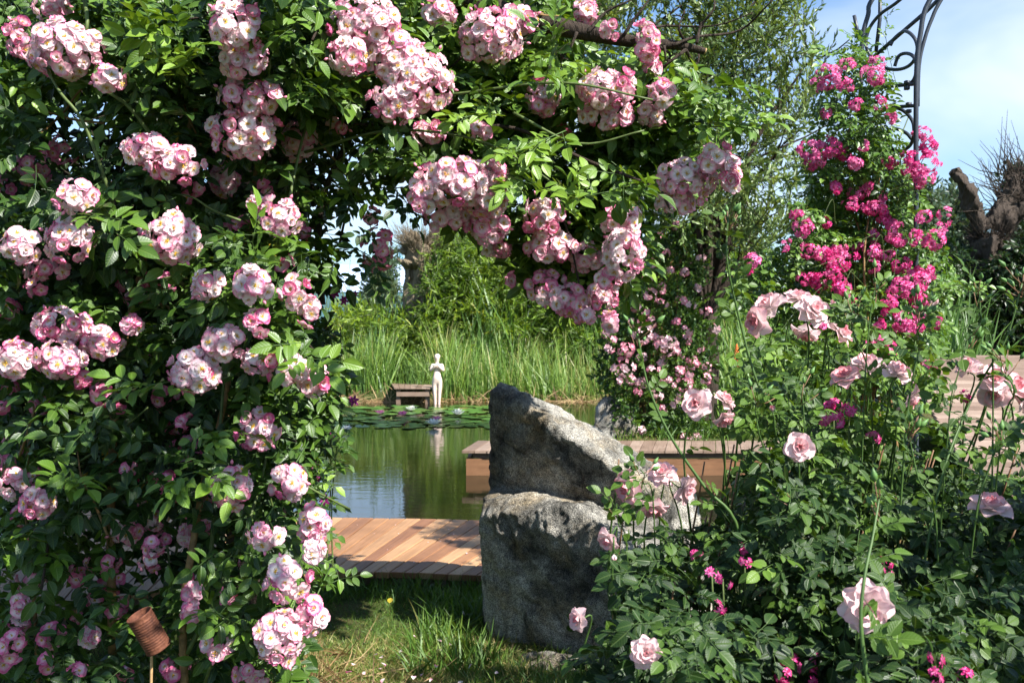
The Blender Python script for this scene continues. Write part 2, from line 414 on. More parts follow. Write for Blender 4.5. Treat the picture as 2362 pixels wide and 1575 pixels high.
def blossom_parts(rings, seed, Rad=1., stam=0.2, rows=4, cols=4, tip=None, jit=8, notch=.06, tints=None, shape=.62):
    r = random.Random(seed); parts = []
    for k, (n, L, W, e0, e1) in enumerate(rings):
        off = r.uniform(0, 6.28)
        for i in range(n):
            th = off+2*math.pi*i/n+r.uniform(-.12, .12)
            t = (tints[k] if tints else .5)+r.uniform(-.08, .08)
            v, f, uv = petal(L*Rad*r.uniform(.9, 1.08), W*Rad*r.uniform(.92, 1.1), e0+r.uniform(-jit, jit), e1+r.uniform(-jit, jit), th, rows, cols, .045, .13, r, notch=notch, tip=tip, shape=shape)
            v[:, 2] += .012*Rad*k+.004*Rad*(i % 2)
            parts.append((v, f, uv, 0, t))
    if stam:
        for i in range(16):
            th = r.uniform(0, 6.28); q = r.uniform(.25, 1)*stam*Rad; hgt = Rad*r.uniform(.16, .28)
            p0 = np.array([0, 0, .02*Rad]); p1 = np.array([math.cos(th)*q, math.sin(th)*q, hgt])
            tv, tf = tube_arr(np.array([p0, p1*.8, p1]), np.array([.008, .014, .045])*Rad*1.2, 3, True)
            parts.append((tv, tf, np.zeros((len(tv), 2)), 1, 0))
        tv, tf = tube_arr(np.array([[0, 0, 0], [0, 0, .06*Rad], [0, 0, .10*Rad]]), np.array([.13, .12, .02])*Rad, 6, True)
        parts.append((tv, tf, np.zeros((len(tv), 2)), 1, 0))
    return combine(parts)

def inpoly(px, py, poly):
    poly = np.asarray(poly, float); ins = np.zeros(len(px), bool); n = len(poly)
    for i in range(n):
        x0, y0 = poly[i]; x1, y1 = poly[(i+1) % n]
        if y0 == y1: continue
        c = ((y0 > py) != (y1 > py)) & (px < (x1-x0)*(py-y0)/(y1-y0)+x0)
        ins ^= c
    return ins
def sample_poly(poly, n):
    poly = np.asarray(poly, float); lo = poly.min(0); hi = poly.max(0); xs = []; ys = []; got = 0
    while got < n:
        x = rng.uniform(lo[0], hi[0], n*2); y = rng.uniform(lo[1], hi[1], n*2); k = inpoly(x, y, poly)
        xs.append(x[k]); ys.append(y[k]); got += k.sum()
    return np.concatenate(xs)[:n], np.concatenate(ys)[:n]
def PV(px, py, d): return np.stack([(px*K-CX)/F*d, d, CH-(py*K-HY)/F*d], 1)
def sm(x, a, b): t = np.clip((x-a)/(b-a), 0, 1); return t*t*(3-2*t)
def clumpy(pos, s=3.0, seed=0):
    """cheap smooth 3-d wobble used to gather leaves into clumps"""
    q = pos*s+seed
    return (np.sin(q[:, 0]*1.7+1.3*np.sin(q[:, 2]*1.1))+np.sin(q[:, 1]*2.3+q[:, 2]*1.9)+np.sin(q[:, 2]*2.1+1.7*np.sin(q[:, 0]*.9+q[:, 1])))/3
def leafdirs(n, cam=.5, up=.2, side=1.0, droop=.3):
    d = np.stack([rng.normal(0, side, n), rng.normal(-cam, .7, n), rng.normal(-droop, .4, n)], 1)
    z = np.stack([rng.normal(.25, .45, n), rng.normal(-.45, .45, n), rng.normal(1-up, .35, n)], 1)
    return basis(norm(d), norm(z))

# ------------------------------------------------------------------ camera, sky, sun
cam = bpy.data.objects.new('camera', bpy.data.cameras.new('camera')); col.objects.link(cam); sc.camera = cam
cam.location = (0, 0, CH); cam.rotation_euler = (R_(90), 0, 0)
cam.data.sensor_width = 36; cam.data.lens = F/2362*36; cam.data.shift_y = -(787.5-HY)/2362
cam.data.clip_start = .1; cam.data.clip_end = 4000
cam.data.dof.use_dof = True; cam.data.dof.focus_distance = 3.6; cam.data.dof.aperture_fstop = 9
SUN = Vector((.58, -.50, .74)).normalized()
el = math.asin(SUN.z); az = math.atan2(SUN.x, SUN.y)
w = bpy.data.worlds.new('World'); sc.world = w; w.use_nodes = True; nt = w.node_tree; nt.nodes.clear()
wo = nt.nodes.new('ShaderNodeOutputWorld'); bg = nt.nodes.new('ShaderNodeBackground'); sk = nt.nodes.new('ShaderNodeTexSky')
sk.sky_type = 'NISHITA'; sk.sun_disc = False; sk.sun_elevation = el; sk.sun_rotation = az; sk.air_density = 1.0; sk.dust_density = .6; sk.ozone_density = 1.5
gc = nt.nodes.new('ShaderNodeTexCoord').outputs['Generated']
mp = nt.nodes.new('ShaderNodeMapping'); mp.inputs['Scale'].default_value = (1.2, 1.2, 4.5); mp.inputs['Rotation'].default_value = (0, .35, .3); nt.links.new(gc, mp.inputs[0])
cn = tex(nt, 'Noise', 1.3, 5, .5, vec=mp.outputs[0], Distortion=.5)
cf = ramp(nt, [(.47, (0, 0, 0)), (.72, (.8, .8, .8))], cn.outputs[0]).outputs[0]
skc = mixc(nt, cf, mixc(nt, 1.0, sk.outputs[0], (.78, 1.0, 1.20), 'MULTIPLY'), (6.4, 7.0, 7.7))
nt.links.new(skc, bg.inputs[0]); bg.inputs[1].default_value = .080; nt.links.new(bg.outputs[0], wo.inputs[0])
sd = bpy.data.lights.new('sun', 'SUN'); sd.energy = 5.0; sd.angle = R_(.55); sd.color = (1, .965, .91)
so = bpy.data.objects.new('sun', sd); col.objects.link(so); so.rotation_euler = SUN.to_track_quat('Z', 'Y').to_euler(); so.location = (5, -5, 8)
sc.view_settings.view_transform = 'Standard'; sc.view_settings.look = 'None'; sc.view_settings.exposure = 1.2
cy = sc.cycles; cy.max_bounces = 7; cy.diffuse_bounces = 2; cy.glossy_bounces = 3; cy.transmission_bounces = 3; cy.transparent_max_bounces = 4
cy.caustics_reflective = False; cy.caustics_refractive = False; cy.sample_clamp_indirect = 6
cy.use_denoising = True; cy.use_adaptive_sampling = True; cy.adaptive_threshold = .015

# ------------------------------------------------------------------ ground and pond
WZ = -.25
def pond(x, y):
    """>0 inside the pond"""
    near = y-7.15-.25*np.sin(x*.8)
    far = 22.3+.4*np.sin(x*.7)-y
    right = (.95+sm(y, 13, 16)*2.6+.2*np.sin(y*1.3))-x+np.where(y < 12.3, 5.5, 0)
    left = x+16
    return np.minimum(np.minimum(near, far), np.minimum(left, right))
gx = np.unique(np.concatenate([np.linspace(-8, 8, 129), np.linspace(-40, 40, 41), np.linspace(-900, 900, 19)]))
gy = np.unique(np.concatenate([np.linspace(-4, 26, 151), np.linspace(-30, 60, 46), np.linspace(-900, 1500, 25)]))
X, Y = np.meshgrid(gx, gy)
pz = pond(X, Y)
Z = -.9*sm(pz, -.25, 1.2)+.015*np.sin(X*3.1)*np.cos(Y*2.7)*(np.abs(Y) < 30)
g = MB(); nx = len(gx); ii, jj = np.meshgrid(np.arange(len(gy)-1), np.arange(nx-1), indexing='ij'); a = (ii*nx+jj).ravel()
g.add(np.stack([X, Y, Z], -1).reshape(-1, 3), np.stack([a, a+1, a+nx+1, a+nx], 1))
tag(g.build('ground', M['ground']), 'garden ground of soil and mown grass round the pond', 'ground', kind='structure')
g = MB(); g.add([[-20, 6.6, WZ], [7, 6.6, WZ], [7, 23.5, WZ], [-20, 23.5, WZ]], [[0, 1, 2, 3]])
tag(g.build('pond_water', M['water']), 'still green garden pond reflecting the bank and sky', 'water', kind='structure')
def gz(x, y): return -.9*sm(pond(np.asarray(x, float), np.asarray(y, float)), -.25, 1.2)

# ------------------------------------------------------------------ decks
def boards(fr, bk, n, th, name, mt, parent, gap=.006, jit=.0):
    """boards laid between a front and a back edge line, one mesh"""
    fr = np.asarray(fr, float); bk = np.asarray(bk, float)
    def at(poly, t):
        s = np.concatenate([[0], np.cumsum(np.linalg.norm(np.diff(poly, axis=0), axis=1))]); q = t*s[-1]
        return np.array([np.interp(q, s, poly[:, k]) for k in range(3)])
    mb = MB()
    for i in range(n):
        e = gap*.5
        A, B = at(fr, i/n), at(fr, (i+1)/n); C, D = at(bk, (i+1)/n), at(bk, i/n)
        ub = norm(B-A)*e; uc = norm(C-D)*e; A = A+ub; B = B-ub; C = C-uc; D = D+uc
        jf = random.uniform(-jit, jit); dirf = norm(A-D); A = A+dirf*jf; B = B+dirf*jf; jz = random.uniform(-.0015, .0015)
        top = np.array([A, B, C, D])+[0, 0, jz]; bot = top-[0, 0, th]
        L = np.linalg.norm(D-A); o = random.uniform(0, 50)
        uv = np.array([[o, 0], [o, .14], [o+L, .14], [o+L, 0]])
        mb.add(np.vstack([top, bot]), [[0, 1, 2, 3], [7, 6, 5, 4], [0, 4, 5, 1], [1, 5, 6, 2], [2, 6, 7, 3], [3, 7, 4, 0]], 0, np.vstack([uv, uv+[.0, .02]]), random.random())
    o = mb.build(name, mt, parent, smooth=False)
    bv = o.modifiers.new('edge', 'BEVEL'); bv.width = .003; bv.segments = 1
    return o
def Pz(px, py, z):
    d = (CH-z)*F/(py*K-HY); return P(px, py, d)
zt = .10
fr = [Pz(-150, 1530, zt), Pz(0, 1462, zt), Pz(235, 1376, zt), Pz(500, 1330, zt), Pz(770, 1312, zt), Pz(940, 1314, zt), Pz(1110, 1321, zt), Pz(1330, 1336, zt)]
bk = [Pz(80, 1150, zt), Pz(330, 1160, zt), Pz(560, 1175, zt), Pz(770, 1188, zt), Pz(935, 1190, zt), Pz(1080, 1193, zt), Pz(1260, 1198, zt), Pz(1560, 1205, zt)]
fr = [np.array(p) for p in fr]; bk = [np.array(p) for p in bk]
t = root('boardwalk', (fr[5][0], fr[5][1], 0), 'sunlit orange larch boardwalk between the lawn and the pond', 'boardwalk')
boards(fr, bk, 44, .035, 'boards', M['larch'], t, jit=.008)
for k, (Ln, off) in enumerate(((fr, .10), (bk, -.10), (None, 0))):
    if Ln is None: Ln = [(a+b)/2 for a, b in zip(fr, bk)]
    pts = [p+norm((bk[i]-fr[i]))*off-np.array([0, 0, .10]) for i, p in enumerate(Ln)]
    jb = MB()
    for p, q in zip(pts[:-1], pts[1:]):
        c = (p+q)/2; dlt = q-p; jb.box(c, (np.linalg.norm(dlt)+.02, .06, .12), math.atan2(dlt[1], dlt[0]), tint=.2)
    jb.build('joist', M['grey_deck'], t, smooth=False)
# landing stage in the pond
zt2 = .04
t = root('landing_stage', (1.0, 11.6, WZ), 'weathered landing stage with an orange side board jutting into the pond', 'jetty')
lx0, lx1, ly0, ly1 = -.54, 3.3, 11.25, 12.15
boards([(lx0-.03, ly0-.02, zt2), (lx1, ly0-.02, zt2)], [(lx0+.12, ly1, zt2), (lx1+.2, ly1, zt2)], 27, .035, 'boards', M['grey_deck'], t, jit=.006)
fb = MB(); o_ = 0
fb.add([[lx0+.02, ly0+.03, WZ-.02], [lx1, ly0+.03, WZ-.02], [lx1, ly0+.03, -.06], [lx0+.02, ly0+.03, -.06],
        [lx0+.02, ly0+.07, WZ-.02], [lx1, ly0+.07, WZ-.02], [lx1, ly0+.07, -.06], [lx0+.02, ly0+.07, -.06]],
       [[0, 1, 2, 3], [5, 4, 7, 6], [4, 0, 3, 7], [3, 2, 6, 7], [1, 5, 6, 2], [0, 4, 5, 1]], 0, np.array([[0, 0], [3.8, 0], [3.8, .17], [0, .17]]*2)*[1, .4], .5)
fb.box((lx0+.05, (ly0+ly1)/2+.08, -.155), (.04, .76, .19), tint=.4)
fb.build('fascia', M['fascia'], t, smooth=False)
jb = MB(); jb.box(((lx0+lx1)/2+.05, ly0+.10, -.02), (lx1-lx0-.1, .05, .075), tint=.1)
for x in (lx0+.2, .7, 1.7, 2.8): jb.box((x, (ly0+ly1)/2, -.35), (.09, .09, .68), tint=.2)
jb.build('frame', M['grey_deck'], t, smooth=False)
# small jetty by the statue
t = root('jetty', (-2.2, 21.4, WZ), 'small grey jetty beside the statue at the reed edge', 'jetty')
jz = .10; J0 = Pz(890, 882, jz)
y0 = 20.9; x0 = (905*K-CX)/F*y0; x1 = (992*K-CX)/F*y0
boards([(x0, y0, jz), (x1, y0, jz)], [(x0-.25, y0+1.5, jz), (x1+.05, y0+1.5, jz)], 7, .035, 'boards', M['grey_deck'], t)
jb = MB(); jb.box(((x0+x1)/2, y0+.05, -.04), (x1-x0-.1, .05, .09), tint=.6)
jb.build('fascia', M['grey_deck'], t, smooth=False)
for x in (x0+.08, x1-.1):
    for yy in (y0+.12, y0+1.3): jb = MB(); jb.box((x, yy, -.35), (.09, .09, .8), tint=.1); jb.build('post', M['grey_deck'], t, smooth=False)
# rising boardwalk at the right
def rise(s): return .10+1.02*sm(s, -.15, 1.25)
t = root('footbridge', (5.6, 10.5, 0), 'brown ribbed wooden footbridge rising to the right behind the roses', 'footbridge')
mb = MB(); N = 34
for i in range(N):
    s0, s1 = i/N, (i+1)/N; yA = 8.6+4.9*s0; yB = 8.6+4.9*s1-.022; zA, zB = rise(s0), rise(s1)
    xl = 4.05+1.2*s0+1.3*max(0, (s0-.83)/.17)**2; xr = 8.4
    V = np.array([[xl, yA, zA], [xr, yA, zA], [xr, yB, zB], [xl, yB, zB]]); o = random.uniform(0, 40)
    uv = np.array([[o, 0], [o+4, 0], [o+4, .14], [o, .14]])
    mb.add(np.vstack([V, V-[0, 0, .045]]), [[0, 1, 2, 3], [7, 6, 5, 4], [0, 4, 5, 1], [1, 5, 6, 2], [2, 6, 7, 3], [3, 7, 4, 0]], 0, np.vstack([uv, uv+.01]), random.random())
mb.build('boards', M['grey_deck'], t, smooth=False)
for xa_, xb_ in ((4.25, 1.2), (8.2, 0)):
    mb = MB()
    for k in range(10): s = (k+.5)/10; mb.box((xa_+xb_*s, 8.6+4.9*s, rise(s)-.14), (.08, .52, .16), tint=.1)
    mb.build('beam', M['grey_deck'], t, smooth=False)

# ------------------------------------------------------------------ stones
def hull_rock(blocks, name, voxel, amp, freq, label, cat, sub=None, crev=None):
    bm = bmesh.new()
    for pts in blocks:
        vs = [bm.verts.new(Vector([float(c) for c in p])) for p in pts]
        r = bmesh.ops.convex_hull(bm, input=vs)
        bmesh.ops.delete(bm, geom=[v for v in r['geom_interior'] if isinstance(v, bmesh.types.BMVert)], context='VERTS')
    me = bpy.data.meshes.new(name); bm.to_mesh(me); bm.free()
    o = link(name, me); md = o.modifiers.new('r', 'REMESH'); md.mode = 'VOXEL'; md.voxel_size = voxel
    s_ = o.modifiers.new('s', 'SMOOTH'); s_.factor = .5; s_.iterations = 3
    dg = bpy.context.evaluated_depsgraph_get(); ev = o.evaluated_get(dg); me2 = bpy.data.meshes.new_from_object(ev)
    o.modifiers.clear(); o.data = me2
    n = len(me2.vertices)
    for v in me2.vertices:
        p = v.co; nn = v.normal
        h = mnoise.fractal(p*freq*.7, 1.0, 2.1, 6)*amp*.45
        F1 = mnoise.voronoi(p*freq*2.0+mnoise.noise_vector(p*freq)*.4)[0]; h += min(.5, F1[1]-F1[0])*amp*.75
        h += mnoise.fractal(p*freq*2.6, 1.0, 2.1, 5)*amp*.40
        q = p*freq*1.6+Vector((3, 7, 1)); q.z *= .6
        h -= max(0, .07-abs(mnoise.noise(q)))*amp*3.5
        h += mnoise.fractal(p*freq*8, 1.0, 2.1, 5)*amp*.28
        v.co = p+nn*h
    for pl in me2.polygons: pl.use_smooth = True
    me2.materials.clear(); me2.materials.append(M['rock'])
    return tag(o, label, cat)
def Q(px, py, d): return P(px, py, d)
def QB(px, py, d): return P(px, py, d-.27)
lower = [QB(1108, 1158, 5.00), QB(1118, 1138, 5.1), QB(1128, 1126, 5.25), QB(1106, 1185, 4.93), QB(1150, 1176, 4.84), QB(1112, 1330, 5.02), QB(1124, 1480, 5.05), QB(1190, 1535, 4.95), QB(1120, 1490, 5.3),
         QB(1262, 1142, 4.80), QB(1330, 1160, 4.62), QB(1420, 1235, 4.45), QB(1455, 1290, 4.40), QB(1400, 1160, 5.0), QB(1560, 1200, 5.0), QB(1640, 1240, 5.1),
         QB(1650, 1420, 5.1), QB(1560, 1520, 4.9), QB(1490, 1535, 4.62), QB(1400, 1535, 4.62), QB(1600, 1500, 5.4), QB(1230, 1480, 5.5), QB(1470, 1420, 4.45), QB(1290, 1535, 4.80)]
upper = [QB(1146, 880, 5.15), QB(1176, 886, 5.10), QB(1128, 902, 5.12), QB(1124, 960, 5.12), QB(1200, 925, 4.95), QB(1128, 1130, 5.25), QB(1130, 1100, 5.45), QB(1150, 900, 5.4), QB(1300, 946, 5.1), QB(1290, 950, 5.45),
         QB(1400, 1012, 5.05), QB(1480, 1058, 5.0), QB(1475, 1058, 5.4), QB(1568, 1108, 5.0), QB(1600, 1140, 5.2), QB(1610, 1200, 5.1), QB(1640, 1300, 5.3), QB(1290, 1000, 4.86), QB(1400, 1066, 4.76), QB(1480, 1130, 4.72),
         QB(1230, 1160, 5.22), QB(1400, 1200, 5.05), QB(1500, 1190, 4.85), QB(1490, 1300, 5.0), QB(1130, 1250, 5.35)]
hull_rock([lower, upper], 'boulder', .014, .036, 3.0, 'tall wedge-shaped grey granite boulder standing on the lawn before the boardwalk', 'boulder')
far_st = [Q(1372, 930, 12.9), Q(1385, 912, 12.9), Q(1415, 905, 13.0), Q(1450, 930, 13.0), Q(1470, 1000, 12.8), Q(1460, 1030, 12.9), Q(1380, 1010, 12.7), Q(1366, 985, 12.8), Q(1400, 1030, 12.6),
          Q(1400, 1030, 13.4), Q(1470, 1010, 13.5), Q(1380, 930, 13.4), Q(1440, 915, 13.4)]
hull_rock([far_st], 'boulder', .035, .06, 2.4, 'smaller pale rounded boulder under the pink rose column behind the landing stage', 'boulder')
st3 = [Q(1190, 1500, 4.45), Q(1200, 1540, 4.3), Q(1300, 1500, 4.5), Q(1400, 1515, 4.4), Q(1420, 1560, 4.25), Q(1330, 1570, 4.2), Q(1210, 1565, 4.3), Q(1280, 1502, 4.3), Q(1400, 1560, 4.6), Q(1200, 1560, 4.6)]
hull_rock([st3], 'stone', .014, .02, 6, 'low flat grey stone half sunk in grass at the foot of the tall boulder', 'stone')

# ------------------------------------------------------------------ statue
def statue():
    d = 20.9; base = np.array([(1004*K-CX)/F*d, d, WZ])
    S = 1.0
    J = dict(pel=(0, 0, .50), bel=(0, -.035, .58), wai=(0, 0, .66), che=(0, -.01, .77), nec=(0, 0, .875), hd0=(0, -.005, .93), hd=(0, -.01, .985), top=(0, 0, 1.03),
             hl=(-.062, 0, .46), kl=(-.05, -.01, .25), al=(-.04, 0, .03), fl=(-.04, 0, -.25), hr=(.062, 0, .46), kr=(.05, -.01, .25), ar=(.04, 0, .03), fr=(.04, 0, -.25),
             sl=(-.105, 0, .84), el=(-.135, -.03, .70), wl=(-.045, -.10, .80), ql=(-.01, -.105, .85), sr=(.105, 0, .84), er=(.135, -.03, .70), wr=(.045, -.10, .80), qr=(.01, -.105, .85))
    Rd = dict(pel=.105, bel=.092, wai=.066, che=.080, nec=.03, hd0=.045, hd=.058, top=.035, hl=.074, kl=.050, al=.036, fl=.034, hr=.074, kr=.050, ar=.036, fr=.034,
              sl=.038, el=.034, wl=.028, ql=.024, sr=.038, er=.034, wr=.028, qr=.024)
    E = [('pel', 'bel'), ('bel', 'wai'), ('wai', 'che'), ('che', 'nec'), ('nec', 'hd0'), ('hd0', 'hd'), ('hd', 'top'), ('pel', 'hl'), ('hl', 'kl'), ('kl', 'al'), ('al', 'fl'), ('pel', 'hr'), ('hr', 'kr'), ('kr', 'ar'), ('ar', 'fr'),
         ('che', 'sl'), ('sl', 'el'), ('el', 'wl'), ('wl', 'ql'), ('che', 'sr'), ('sr', 'er'), ('er', 'wr'), ('wr', 'qr')]
    ks = list(J); me = bpy.data.meshes.new('statue')
    me.from_pydata([tuple(np.array(J[k])*S+base) for k in ks], [(ks.index(a), ks.index(b)) for a, b in E], [])
    o = link('statue', me); bm = bmesh.new(); bm.from_mesh(me); ly = bm.verts.layers.skin.verify()
    for i, v in enumerate(bm.verts): v[ly].radius = (Rd[ks[i]]*S, Rd[ks[i]]*S*.85); v[ly].use_root = (i == 0)
    bm.to_mesh(me); bm.free()
    o.modifiers.new('skin', 'SKIN'); s = o.modifiers.new('sub', 'SUBSURF'); s.levels = s.render_levels = 2
    dg = bpy.context.evaluated_depsgraph_get(); me2 = bpy.data.meshes.new_from_object(o.evaluated_get(dg)); o.modifiers.clear(); o.data = me2
    for pl in me2.polygons: pl.use_smooth = True
    me2.materials.append(M['statue'])
    tag(o, 'pale stone statue of a nude woman with folded arms standing in the pond', 'statue')
    # face, hair bun and breasts as carved relief
    mb = MB()
    def blob(c, r, sq=(1, 1, 1)):
        bm = bmesh.new(); bmesh.ops.create_uvsphere(bm, u_segments=12, v_segments=8, radius=1)
        V = np.array([v.co[:] for v in bm.verts])*np.array(sq)*r*S+np.array(c)*S+base
        Fq = []
        for f in bm.faces:
            ix = [v.index for v in f.verts]; Fq.append(ix if len(ix) == 4 else ix+[ix[-1]])
        bm.free(); mb.add(V, Fq)
    blob((0, .035, 1.0), .062, (1, .9, .95))
    mb.build('hair', M['statue'], o)
    mb = MB(); blob((0, -.073, .975), .012, (.8, 1, 1.8)); blob((-.022, -.066, .99), .008, (1.4, .6, .8)); blob((.022, -.066, .99), .008, (1.4, .6, .8)); blob((0, -.067, .952), .009, (1.8, .6, .6))
    mb.build('face', M['statue'], o)
statue()

# ------------------------------------------------------------------ church, polytunnel, house far away
d = 600; px = 919
bx, _, bz = P(px, 600, d); t = root('church_tower', (bx, d, 0), 'distant white church tower with a blue onion dome beyond the trees', 'church tower')
mb = MB(); mb.box((bx, d, 17), (3.4, 3.4, 36)); mb.box((bx, d, 35.2), (3.8, 3.8, .5)); mb.build('tower_wall', M['church_white'], t, smooth=False)
for x in (-.8, .8): mb = MB(); mb.box((bx+x, d-1.72, 31), (.7, .08, 2.2)); mb.build('window', M['dark_leaf'], t, smooth=False)
def lathe(mb, c, prof, n=16, mat=0):
    V = []; Fq = []
    for r, z in prof:
        for k in range(n): V.append([c[0]+r*math.cos(2*math.pi*k/n), c[1]+r*math.sin(2*math.pi*k/n), c[2]+z])
    for i in range(len(prof)-1):
        for k in range(n): Fq.append([i*n+k, i*n+(k+1) % n, (i+1)*n+(k+1) % n, (i+1)*n+k])
    mb.add(V, Fq, mat)
mb = MB(); lathe(mb, (bx, d, 35.4), [(2.1, 0), (1.7, .6), (2.3, 1.6), (2.7, 2.6), (2.5, 3.6), (1.6, 4.7), (.8, 5.4), (.7, 6.2), (1.0, 6.8), (.6, 7.4), (.2, 8.2), (.08, 11.5), (0, 11.6)])
mb.build('onion_dome', M['church_blue'], t)

d = 62; t = root('polytunnel', (-11, d, 0), 'large pale blue polytunnel with a teal side wall beyond the bamboo', 'greenhouse')
mb = MB(); n = 12; L0, L1 = -40, (950*K-CX)/F*d; prof = [(d+8-8*math.cos(math.pi*k/n*.98), 3.3+2.1*math.sin(math.pi*k/n)) for k in range(n+1)]
V = []; Fq = []
for x in (L0, L1):
    for y, z in prof: V.append([x, y, z])
for k in range(n): Fq.append([k, k+1, n+2+k, n+1+k])
mb.add(V, Fq)
for k in range(9):
    x = L1-.05-4*k; mb.tube([(x, y, z+.03) for y, z in prof], .04, n=4)
mb.build('roof', M['tunnel'], t)
mb = MB(); mb.box(((L0+L1)/2, d+.1, 1.6), (L1-L0, .1, 3.4)); mb.box((L1-.1, d+8, 2.0), (.1, 15.6, 4.4)); mb.build('wall', M['tunnel_side'], t, smooth=False)

d = 48; hx = -21.5; t = root('house', (hx, d, 0), 'far house with a terracotta roof glimpsed through the left roses', 'house')
mb = MB(); mb.box((hx, d+3, 1.9), (11, 6, 3.8)); mb.build('wall', M['church_white'], t, smooth=False)
mb = MB(); mb.add([[hx-5.9, d-.5, 3.7], [hx+5.9, d-.5, 3.7], [hx+5.9, d+6.5, 3.7], [hx-5.9, d+6.5, 3.7], [hx-5.9, d+3, 6.6], [hx+5.9, d+3, 6.6]],
                  [[0, 1, 5, 4], [2, 3, 4, 5], [1, 2, 5, 5], [3, 0, 4, 4], [0, 3, 2, 1]]); mb.build('roof', M['terra'], t, smooth=False)
for x in (-3.5, -1, 2, 4): mb = MB(); mb.box((hx+x, d-.03, 2.0), (1.0, .1, 1.2)); mb.build('window', M['church_blue'], t, smooth=False)

# ------------------------------------------------------------------ leaf clump templates for far plants
def blade(L, W, bend, segs=2, tipw=.0):
    V = []; UV = []; Fq = []
    for i in range(segs+1):
        t = i/segs; w = W/2*(1-t)**.6 if i else W/2*.8
        if i == segs: w = tipw
        V += [[-w, L*t, -bend*L*t*t], [w, L*t, -bend*L*t*t]]; UV += [[0, t], [1, t]]
    for i in range(segs): Fq.append([2*i, 2*i+1, 2*i+3, 2*i+2])
    return np.array(V), np.array(Fq), np.array(UV)
def lance(L, W, fold=.2, bend=.2, segs=2):
    return leaflet(L, W, fold, -bend, rows=tuple(np.linspace(0, 1, segs+2)), wav=0.0)
def spray(n, leafL, leafW, stem, seed, spread=1.0, droop=.25, segs=1, hang=0.):
    """a twig along +Y with n leaves"""
    r = random.Random(seed); parts = []
    for i in range(n):
        y = stem*(i+.5)/n; v, f, uv = lance(leafL*r.uniform(.7, 1.1), leafW*r.uniform(.8, 1.2), .2, r.uniform(0, .3), segs)
        Rm = Matrix.Rotation(r.uniform(0, 6.28), 3, 'Y')@Matrix.Rotation(R_(r.uniform(20, 65))*spread, 3, 'X')@Matrix.Rotation(r.uniform(-1.2, 1.2), 3, 'Y')
        v = v@np.array(Rm).T+np.array([0, y, 0]); v[:, 2] -= droop*v[:, 1]**2
        parts.append((v, f, uv, 0, r.uniform(-.12, .12)))
    pts = np.array([[0, y, -droop*y*y] for y in np.linspace(0, stem, 4)]); tv, tf = tube_arr(pts, np.linspace(.004, .0015, 4)*max(1, leafL/.07), 3, False)
    parts.append((tv, tf, np.zeros((len(tv), 2)), 1, 0))
    return combine(parts)

# bamboo bank
def bamboo():
    temps = [spray(10, .20, .034, .34, 100+k, .9, .5) for k in range(6)]
    t = MB(); polys = [
        ([(775, 720), (860, 700), (930, 740), (960, 690), (1010, 545), (1080, 530), (1180, 570), (1300, 560), (1420, 570), (1560, 560), (1560, 900), (775, 905)], 9500, 23.6, 26.5),
        ([(1500, 560), (1600, 500), (1680, 500), (1760, 560), (1800, 900), (1500, 900)], 2600, 22.5, 25),
        ([(-100, 700), (250, 640), (500, 690), (790, 740), (790, 920), (-100, 920)], 2000, 24, 27)]
    for poly, n, d0, d1 in polys:
        x, y = sample_poly(poly, n); hgt = (905-y)/350.
        d = rng.uniform(d0, d1, n)-1.4*(1-np.clip(hgt, 0, 1))*rng.random(n); p = PV(x, y, d)
        k = clumpy(p, 1.7) > -.42+rng.uniform(-.3, .2, n)
        p = p[k]; m = len(p)
        yd = np.stack([rng.normal(0, .8, m), rng.normal(-.5, .6, m), rng.normal(.15, .7, m)], 1)
        nz = np.stack([rng.normal(.3, .5, m), rng.normal(-.5, .5, m), rng.normal(.8, .3, m)], 1)
        tint = np.clip(.42+.28*clumpy(p, 1.1, 5)+rng.normal(0, .16, m), 0, .97)
        scatter(t, temps, p, basis(norm(yd), norm(nz)), rng.uniform(.75, 1.35, m), tint)
    # canes
    for i in range(420):
        px = rng.uniform(-60, 1750); dd = rng.uniform(23.6, 26.5); xx = (px-CX)/F*dd; g0 = -.15
        top = 2.4+rng.uniform(-.5, 1.0)+(1.2 if 980 < px < 1500 else 0); ln = rng.normal(0, .25)
        t.tube([(xx, dd, g0), (xx+ln*.4, dd, g0+top*.6), (xx+ln*1.4, dd-.1, g0+top)], [.013, .010, .004], 1, 4, tint=.5, cap=False)
    tag(t.build('bamboo_thicket', [M['bamboo_leaf'], M['cane']]), 'dense light green bamboo thicket covering the far bank behind the reeds', 'bamboo thicket', kind='stuff')
bamboo()

